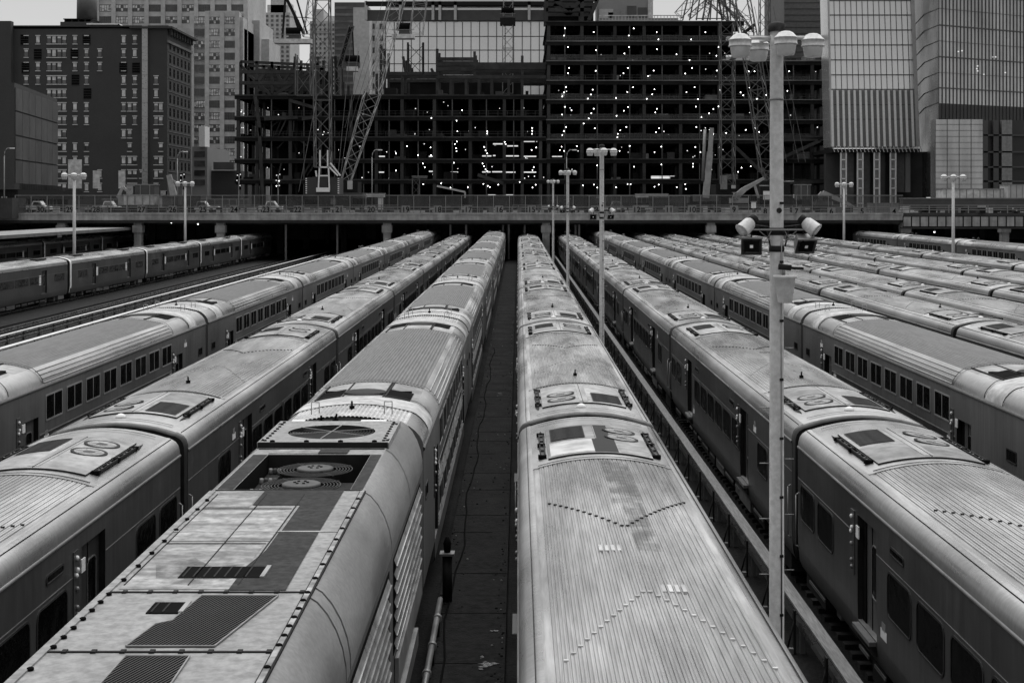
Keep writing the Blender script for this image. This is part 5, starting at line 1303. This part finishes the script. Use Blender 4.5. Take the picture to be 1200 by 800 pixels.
b = MB(); YP = 262; b.box(PX(1096, YP), PX(1152, YP), YP, YP+3, 6, PZ(140, YP), 'cglass2'); b.build('glazing', None)
po = bpy.context.scene.collection.objects[-1]; pt_ = bld('glass_podium', 'pale glass box at the foot of the faceted tower'); po.parent = pt_
b = MB()
for px in range(1096, 1153, 14): b.box(PX(px, YP)-.05, PX(px, YP)+.05, YP-.08, YP, 7, PZ(140, YP), 'mull')
for py in range(146, 224, 7): b.box(PX(1096, YP), PX(1152, YP), YP-.09, YP, PZ(py, YP)-.04, PZ(py, YP)+.04, 'mull')
b.build('mullion_grid', pt_)
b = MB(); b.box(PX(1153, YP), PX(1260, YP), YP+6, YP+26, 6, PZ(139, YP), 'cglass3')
for py in (158, 178, 196, 213): b.box(PX(1153, YP), PX(1260, YP), YP+5, YP+6.2, PZ(py, YP), PZ(py, YP)+.3, 'mull')
for px in (1165, 1178, 1188, 1194): b.box(PX(px, YP)-.5, PX(px, YP)+.5, YP+5, YP+6, 6, PZ(139, YP), 'grey' if px > 1180 else 'mull')
tag(b.build('dark_wing'), 'dark glazed wing with thin bands right of the glass podium', 'building')

# ================================================================== CRANES AND SITE PLANT
def L3(px, py, Y): return (PX(px, Y), Y, PZ(py, Y))
# crawler crane with vertical boom
Y = 236; t = bld('crawler_crane', 'crawler crane with straight vertical lattice boom, white cab frame facing the yard', 'crane')
b = MB(); lattice(b, L3(378.5, 196, Y), L3(377, -20, Y), 2.6, 'lattice', r=.13, bay=2.6); b.build('boom', t)
b = MB(); b.box(PX(360, Y), PX(398, Y), Y-1, Y+5, PZ(229, Y), PZ(208, Y), 'brick'); b.box(PX(356, Y), PX(403, Y), Y-1.5, Y+6, PZ(234, Y), PZ(228, Y), 'black2'); b.build('body', t)
b = MB()
for s in (PX(360, Y), PX(397.5, Y)):
    for k in range(8): b.box(s-.12, s+.12, Y-1.1, Y-1.0, PZ(227-k*2.4, Y), PZ(227-k*2.4, Y)+.18, 'white')
b.build('hazard_stripe', t)
b = MB()
for p0, y0, p1, y1 in ((373, 223, 374.5, 196), (386, 223, 385, 196), (374, 196, 386, 196), (375, 206, 385, 206), (375, 196, 375, 176), (384, 196, 384, 176), (387, 191, 399, 206), (386, 196, 396, 206), (370, 200, 371, 207)):
    b.tube(L3(p0, y0, Y-1.3), L3(p1, y1, Y-1.3), .16, 'white', 4)
b.box(PX(372, Y), PX(387.5, Y), Y-1.5, Y-1.0, PZ(225, Y), PZ(220, Y), 'white'); b.box(PX(375, Y), PX(384.5, Y), Y-1.3, Y-1, PZ(219, Y), PZ(208, Y), 'gasket'); b.build('cab_frame', t)
b = MB()
for a_, c_ in (((399, 206), (420, 60)), ((396, 206), (412, 40)), ((350, 225), (372, 110))): b.tube(L3(*a_, Y), L3(*c_, Y+3), .05, 'lattice', 4)
b.build('cable', t)
# leaning boom
Y = 246; t = bld('leaning_crane', 'crane with long pale lattice boom leaning right behind the vertical boom', 'crane')
b = MB(); lattice(b, L3(405, 214, Y), L3(437, 108, Y), 1.6, 'lattice2', r=.10, w2=2.7, bay=2); lattice(b, L3(437, 108, Y), L3(470, -15, Y+4), 2.4, 'lattice2', r=.07, bay=2.6); b.build('boom', t)
b = MB(); b.box(PX(396, Y), PX(420, Y), Y-1, Y+5, PZ(226, Y), PZ(213, Y), 'black2'); b.box(PX(392, Y), PX(426, Y), Y-1.5, Y+6, PZ(232, Y), PZ(226, Y), 'panel'); b.box(PX(408, Y), PX(414, Y), Y-1.2, Y-1, PZ(222, Y), PZ(212, Y), 'bwall'); b.build('body', t)
b = MB()
for p in (430, 436, 442, 446): b.tube(L3(p-26, 150, Y+3), L3(p+22, -10, Y+3), .04, 'lattice', 4)
b.build('cable', t)
# tower cranes behind the frame
def tower_crane(lab, Y, mx, mw, ybot, ytop, plat, jib, mastm='lattice', jibm='lattice', extra=()):
    t = bld('tower_crane', lab, 'crane'); b = MB(); lattice(b, L3(mx, ybot, Y), L3(mx, ytop, Y), mw, mastm, r=.14); b.build('mast', t)
    p0, p1, py0, py1, pm = plat; b = MB(); b.box(PX(p0, Y), PX(p1, Y), Y-1.5, Y+1.5, PZ(py1, Y), PZ(py0, Y), pm); b.box(PX(p0, Y), PX(p1, Y), Y-1.6, Y-1.5, PZ(py0, Y)+.9, PZ(py0, Y)+1.0, 'grey'); b.build('platform', t)
    b = MB(); m_ = (p0+p1)/2; b.box(PX(m_-5, Y), PX(m_+8, Y), Y-1, Y+1.2, PZ(py0, Y), PZ(py0-6, Y), 'panel'); b.lathe((PX(m_, Y), Y-.5, PZ(py0-9, Y)), [(.9, -1.5), (.9, 1.5)], 'black', 10, 'x'); b.build('winch', t)
    b = MB()
    for a_, c_, w_ in jib: lattice(b, L3(*a_, Y), L3(*c_, Y), w_, jibm, r=.10)
    b.build('jib', t); b = MB()
    for a_, c_, r_ in extra: b.tube(L3(*a_, Y), L3(*c_, Y), r_, 'black2', 4)
    if extra: b.build('stay', t)
    return t
tower_crane('tower crane with white counter platform above the left trusses', 312, 356, 3.2, 112, 64, (322, 366, 46.5, 51.5, 'blind'), (((360, 44), (368, -12), 1.8),), extra=(((331, 44), (335, -10), .3), ((356, 40), (334, -5), .45), ((360, 40), (345, -10), .25), ((334, 20), (362, 21), .1), ((345, 20), (350, 36), .3)))
tower_crane('small luffing crane on the left trusses, right of the vertical boom', 312, 396, 1.3, 112, 80, (407, 420, 79, 84, 'blind'), (((398, 80), (412, 30), 1.1),), extra=(((413, 32), (415, 78), .2), ((398, 78), (411, 32), .4), ((395, 110), (393, 66), .4)))
tower_crane('tower crane with dark braced mast and white platform left of centre', 312, 487, 3.2, 87, 52, (460, 486, 41, 46, 'blind'), (((488, 40), (494, -12), 2.8),), mastm='steel2', jibm='lattice2', extra=(((478, 50), (478, 86), .3), ((496, 50), (496, 86), .3), ((468, 40), (472, -5), .2)))
tower_crane('tower crane with pale lattice mast and dark slewing collar at centre', 335, 595, 2.4, 110, 30, (586, 604, 22, 30, 'black2'), (((595, 20), (596, -12), 2.2),), mastm='lattice2', jibm='lattice2')
# right side cluster
t = bld('derrick_crane', 'broad triangular lattice derrick on top of the frame at right', 'crane'); Y = 330; b = MB()
for p0, y0, p1, y1, w_ in ((795, 18, 822, -12, 2.0), (822, -12, 862, 26, 2.0), (808, 20, 842, -10, 1.0), (842, -10, 880, 40, 1.6), (815, 22, 850, 22, 1.4), (845, -5, 850, 24, 1.4), (832, -5, 826, 24, 1.2)): lattice(b, L3(p0, y0, Y), L3(p1, y1, Y), w_, 'lattice', r=.14)
b.build('truss', t)
b = MB()
for k in range(9): b.tube(L3(800+k*8, 24, Y-1), L3(806+k*7, -2, Y-1), .22, 'lattice', 4)
b.build('strut', t)
t = bld('crawler_crane', 'crane with vertical lattice boom before the right end of the steel frame', 'crane'); Y = 260
b = MB(); lattice(b, L3(852.5, 216, Y), L3(852, 26, Y), 2.5, 'lattice', r=.10, bay=2.2); b.build('boom', t)
b = MB(); b.box(PX(838, Y), PX(866, Y), Y-1, Y+6, PZ(231, Y), PZ(216, Y), 'black2'); b.box(PX(843, Y), PX(851, Y), Y-1.3, Y-1, PZ(222, Y), PZ(206, Y), 'grey'); b.box(PX(856, Y), PX(861, Y), Y-1.2, Y-1, PZ(221, Y), PZ(217, Y), 'blind'); b.build('body', t)
t = bld('leaning_crane', 'crane with broad dark boom leaning left behind the nearest lamp post', 'crane'); Y = 252
b = MB(); lattice(b, L3(901, 200, Y), L3(880, 58, Y), 2.8, 'lattice', r=.12, w2=2.8, bay=2.4); lattice(b, L3(880, 58, Y), L3(866, -15, Y+2), 2.6, 'lattice', r=.12, bay=2.6); lattice(b, L3(903, 222, Y), L3(901, 196, Y), 1.0, 'lattice', r=.12, w2=2.6); b.build('boom', t)
b = MB(); b.box(PX(890, Y), PX(925, Y), Y-1, Y+5, PZ(229, Y), PZ(212, Y), 'black2'); b.box(PX(893, Y), PX(903, Y), Y-1.3, Y-1, PZ(234, Y), PZ(224, Y), 'white'); b.box(PX(928, Y), PX(937, Y), Y-1.3, Y-1, PZ(232, Y), PZ(228, Y), 'white'); b.build('body', t)
b = MB()
for p in (884, 898, 906): b.tube(L3(p, 8, Y+2), L3(p+38, 190, Y+2), .05, 'lattice', 4)
b.build('cable', t)
t = bld('tower_crane', 'slim vertical lattice mast behind the nearest lamp heads', 'crane'); Y = 330
b = MB(); lattice(b, L3(896, 110, Y), L3(896, -15, Y), 2.3, 'lattice', r=.14); b.build('mast', t); b = MB(); b.box(PX(888, Y), PX(905, Y), Y-1, Y+1, PZ(70, Y), PZ(66, Y), 'blind'); b.build('platform', t)
t = bld('telescopic_crane', 'dark telescopic box boom standing nearly upright before the frame', 'crane'); Y = 255
b = MB(); b.tube(L3(827, 232, Y), L3(832, 178, Y), .8, 'yellow', 4, .7, smooth=False); b.tube(L3(832, 180, Y), L3(834, 150, Y), .55, 'yellow', 4, .5, smooth=False); b.tube(L3(823.5, 212, Y), L3(826, 152, Y), .3, 'grey', 5); b.build('boom', t)
b = MB(); b.box(PX(815, Y), PX(842, Y), Y, Y+4, PZ(236, Y), PZ(228, Y), 'panel'); b.build('body', t)
def excavator(lab, Y, pts, bodyp, cabp):
    t = bld('excavator', lab, 'excavator'); b = MB()
    for (a_, c_, r1, r2) in pts: b.tube(L3(*a_, Y), L3(*c_, Y), r1, 'yellow', 4, r2, smooth=False)
    b.build('arm', t); b = MB(); p0, p1, y0, y1 = bodyp; b.box(PX(p0, Y), PX(p1, Y), Y-.8, Y+1.6, PZ(y1, Y), PZ(y0, Y), 'yellow'); b.build('body', t)
    b = MB(); p0, p1, y0, y1 = cabp; b.box(PX(p0, Y), PX(p1, Y), Y-1, Y-.1, PZ(y1, Y), PZ(y0, Y), 'glass'); b.box(PX(p0, Y)-.05, PX(p1, Y)+.05, Y-1.05, Y, PZ(y0, Y), PZ(y0, Y)+.1, 'grey'); b.build('cab', t)
    b = MB(); p0, p1 = bodyp[:2]; b.box(PX(p0, Y), PX(p1, Y), Y-1, Y+1.8, 7.15, PZ(bodyp[3], Y), 'black2'); b.build('track', t)
excavator('excavator with long arm bent up beside the nearest lamp post', 231, [((861, 232), (872, 222), .7, .6), ((872, 222), (895, 209), .55, .3), ((884, 216), (889, 232), .3, .25)], (856, 876, 232, 238), (858, 864, 226, 234))
excavator('excavator with arm reaching down to the right, beyond the lamp post', 230, [((960, 231), (964, 226), .5, .5), ((964, 226), (990, 237), .55, .45), ((958, 237), (962, 229), .4, .4), ((990, 237), (1002, 244), .4, .3)], (955, 975, 236, 241), (957, 963, 229, 236))
excavator('small drilling rig with short arm at the foot of the warehouse', 228, [((198, 205), (204, 230), .5, .7), ((199, 210), (207, 214), .2, .2)], (186, 212, 230, 240), (190, 196, 224, 232))
excavator('excavator standing left of the cone pile near the brick warehouse', 229, [((138, 232), (144, 219), .35, .3), ((144, 219), (151, 226), .3, .25)], (140, 168, 230, 241), (150, 158, 218, 230))
# vehicles on the bridge road
def pickup(lab, px, Y, wpx, cat='pickup truck', name='pickup_truck', box=False):
    t = bld(name, lab, cat, (PX(px, Y), Y, 7.15)); L_ = wpx*Y/F; b = MB(); h = 2.6 if box else 1.15
    b.poly([(-L_/2, -.9, .45), (L_/2, -.9, .45), (L_/2, -.9, .95), (L_/2-.1, -.9, h*.5+.45), (-L_/2, -.9, h*.5+.5), (-L_/2, .9, .45), (L_/2, .9, .45), (L_/2, .9, .95), (L_/2-.1, .9, h*.5+.45), (-L_/2, .9, h*.5+.5)],
           [(0, 1, 2, 3, 4), (9, 8, 7, 6, 5), (0, 5, 6, 1), (1, 6, 7, 2), (2, 7, 8, 3), (3, 8, 9, 4), (4, 9, 5, 0)], 'white')
    b.poly([(-.9, -.85, 1.0), (1.1, -.85, 1.0), (.5, -.75, 1.85), (-.6, -.75, 1.85), (-.9, .85, 1.0), (1.1, .85, 1.0), (.5, .75, 1.85), (-.6, .75, 1.85)], [(0, 1, 2, 3), (7, 6, 5, 4), (0, 4, 5, 1), (1, 5, 6, 2), (2, 6, 7, 3), (3, 7, 4, 0)], 'white')
    b.build('body', t); b = MB(); b.poly([(-.65, -.86, 1.12), (.85, -.86, 1.12), (.45, -.79, 1.72), (-.5, -.79, 1.72)], [(0, 1, 2, 3)], 'glass'); b.build('window', t)
    for x in (-L_*.3, L_*.3):
        for y in (-.9, .75): b = MB(); b.lathe((x, y, .38), [(.38, 0), (.38, .2), (.2, .21), (.01, .21)], 'black', 12, 'y'); b.build('wheel', t)
pickup('white pickup truck on the bridge under the curved street lamp', 237, 221, 40); pickup('pale parked van before the brick warehouse', 128, 226, 26, 'van', 'van'); pickup('pale car on the bridge left of the vertical crane', 318, 222, 28, 'car', 'car')
pickup('white car half hidden behind the fence at far left', 45, 222, 30, 'car', 'car')
pickup('pale van behind the fence between the numbers 14 and 12', 722, 224, 24, 'van', 'van')
# white buildings / containers at street level
def box_thing(name, lab, cat, Y, p0, p1, y0, y1, m, dpt=3, ribs=0):
    t = bld(name, lab, cat); b = MB(); b.box(PX(p0, Y), PX(p1, Y), Y, Y+dpt, PZ(y1, Y), PZ(y0, Y), m); b.build('wall', t)
    b = MB(); b.box(PX(p0, Y)-.1, PX(p1, Y)+.1, Y-.1, Y+dpt+.1, PZ(y0, Y), PZ(y0, Y)+.15, 'grey')
    for k in range(ribs): x = PX(p0+(p1-p0)*(k+.5)/ribs, Y); b.box(x-.06, x+.06, Y-.06, Y, PZ(y1, Y), PZ(y0, Y), 'grey')
    b.build('trim', t)
box_thing('site_office', 'long low white site office before the glass podium', 'site office', 240, 1105, 1176, 222, 233, 'blind', 4, 9)
box_thing('container', 'pale container at the far right edge of the street', 'container', 238, 1181, 1215, 217, 232, 'bwall', 4, 5)
box_thing('container', 'pale container behind the fence by the number 27', 'container', 227, 145, 180, 229, 240, 'blind', 3, 4)
box_thing('container', 'grey shed standing on the street before the warehouse', 'shed', 232, 148, 181, 217, 228, 'panel', 3, 3)
box_thing('container', 'pale bulky crate behind the fence right of the number 27', 'crate', 226, 187, 201, 232, 244, 'bwall', 2, 0)
box_thing('site_sign_board', 'small squarish white notice board behind the fence near the number 21', 'board', 219.5, 387.5, 393.5, 233, 239.5, 'white', .1)
box_thing('site_sign_board', 'tall white notice board behind the fence near the number 20', 'board', 219.5, 443, 449, 232, 246, 'white', .1)
box_thing('site_sign_board', 'white notice board on the fence between 9 and 8', 'board', 215.5, 880.5, 886, 237, 244, 'white', .1)
box_thing('site_cabin', 'pale roofed cabin behind the fence above the number 20', 'cabin', 222, 429, 450, 227.5, 231, 'blind', 2)
box_thing('site_cabin', 'grey cabin with pale roof behind the numbers 5 and 4', 'cabin', 221, 1022, 1053, 239, 252, 'bwall2', 3, 6)
box_thing('generator', 'dark generator box with white dots right of the lamp post', 'generator', 236, 935, 950, 217, 234, 'panel', 3, 2)
box_thing('material_stack', 'stack of pale boards behind the fence at the number 12', 'stack', 224, 746, 783, 228, 231.5, 'blind', 2)
box_thing('wall', 'pale low hoarding behind the right half of the fence', 'hoarding', 226, 690, 808, 230.5, 238, 'panel', .2, 20)
box_thing('wall', 'brick retaining wall at street level on the far right', 'wall', 232, 1058, 1300, 233, 246, 'panel', 2, 0)
box_thing('wall', 'dark hoarding behind the left half of the fence', 'hoarding', 231, 120, 290, 234, 242, 'panel', .2, 20)
box_thing('scaffold_tower', 'low scaffold platform before the frame above the number 19', 'scaffold', 300, 483, 500, 207, 209, 'slab', 2)
b = MB(); lattice(b, L3(487.5, 228, 300), L3(487.5, 209, 300), 1.5, 'lattice', r=.08); tag(b.build('scaffold'), 'crossed scaffold lattice under the low platform', 'scaffold')
b = MB(); b.tube(L3(512, 218, 280), L3(545, 225, 280), .25, 'bwall', 4); b.tube(L3(545, 225, 280), L3(545, 232, 280), .2, 'bwall', 4); tag(b.build('boom_lift'), 'thin pale boom lift arm before the frame above number 18', 'boom lift')
# traffic lights and tall signs
for px, Y, lab in ((326, 224, 'traffic light with several heads left of the vertical crane'), (280, 224, 'cluster of signal lights at the left end of the frame'), (214, 222, 'signal lights beside the curved street lamp')):
    t = bld('traffic_light', lab, 'traffic light'); b = MB(); b.tube(L3(px, 250, Y), L3(px, 205, Y), .09, 'fencep', 6); b.build('pole', t)
    for dx_, py in ((-1.5, 207), (2, 206), (-2, 213), (1.5, 219)):
        b = MB(); x, _, z_ = L3(px+dx_, py, Y-.2); b.box(x-.15, x+.15, Y-.4, Y-.15, z_-.45, z_+.45, 'black'); 
        b.lathe((x, Y-.41, z_+.2), [(.1, 0), (.01, .01)], 'lit2', 8, 'y'); b.build('signal_head', t)
b = MB(); rr = random.Random(4)
for _ in range(420):
    px = rr.uniform(60, 1190); Y = rr.uniform(219, 240); h = rr.uniform(.3, 1.1); x = PX(px, Y); b.box(x, x+rr.uniform(.2, 1.6), Y, Y+.5, 7.15, 7.15+h, rr.choice(['grey', 'bwall', 'panel', 'blind', 'black2', 'steel2']))
tag(b.build('site_clutter'), 'jumble of barriers, cones and small materials along the bridge road', 'clutter', kind='stuff')
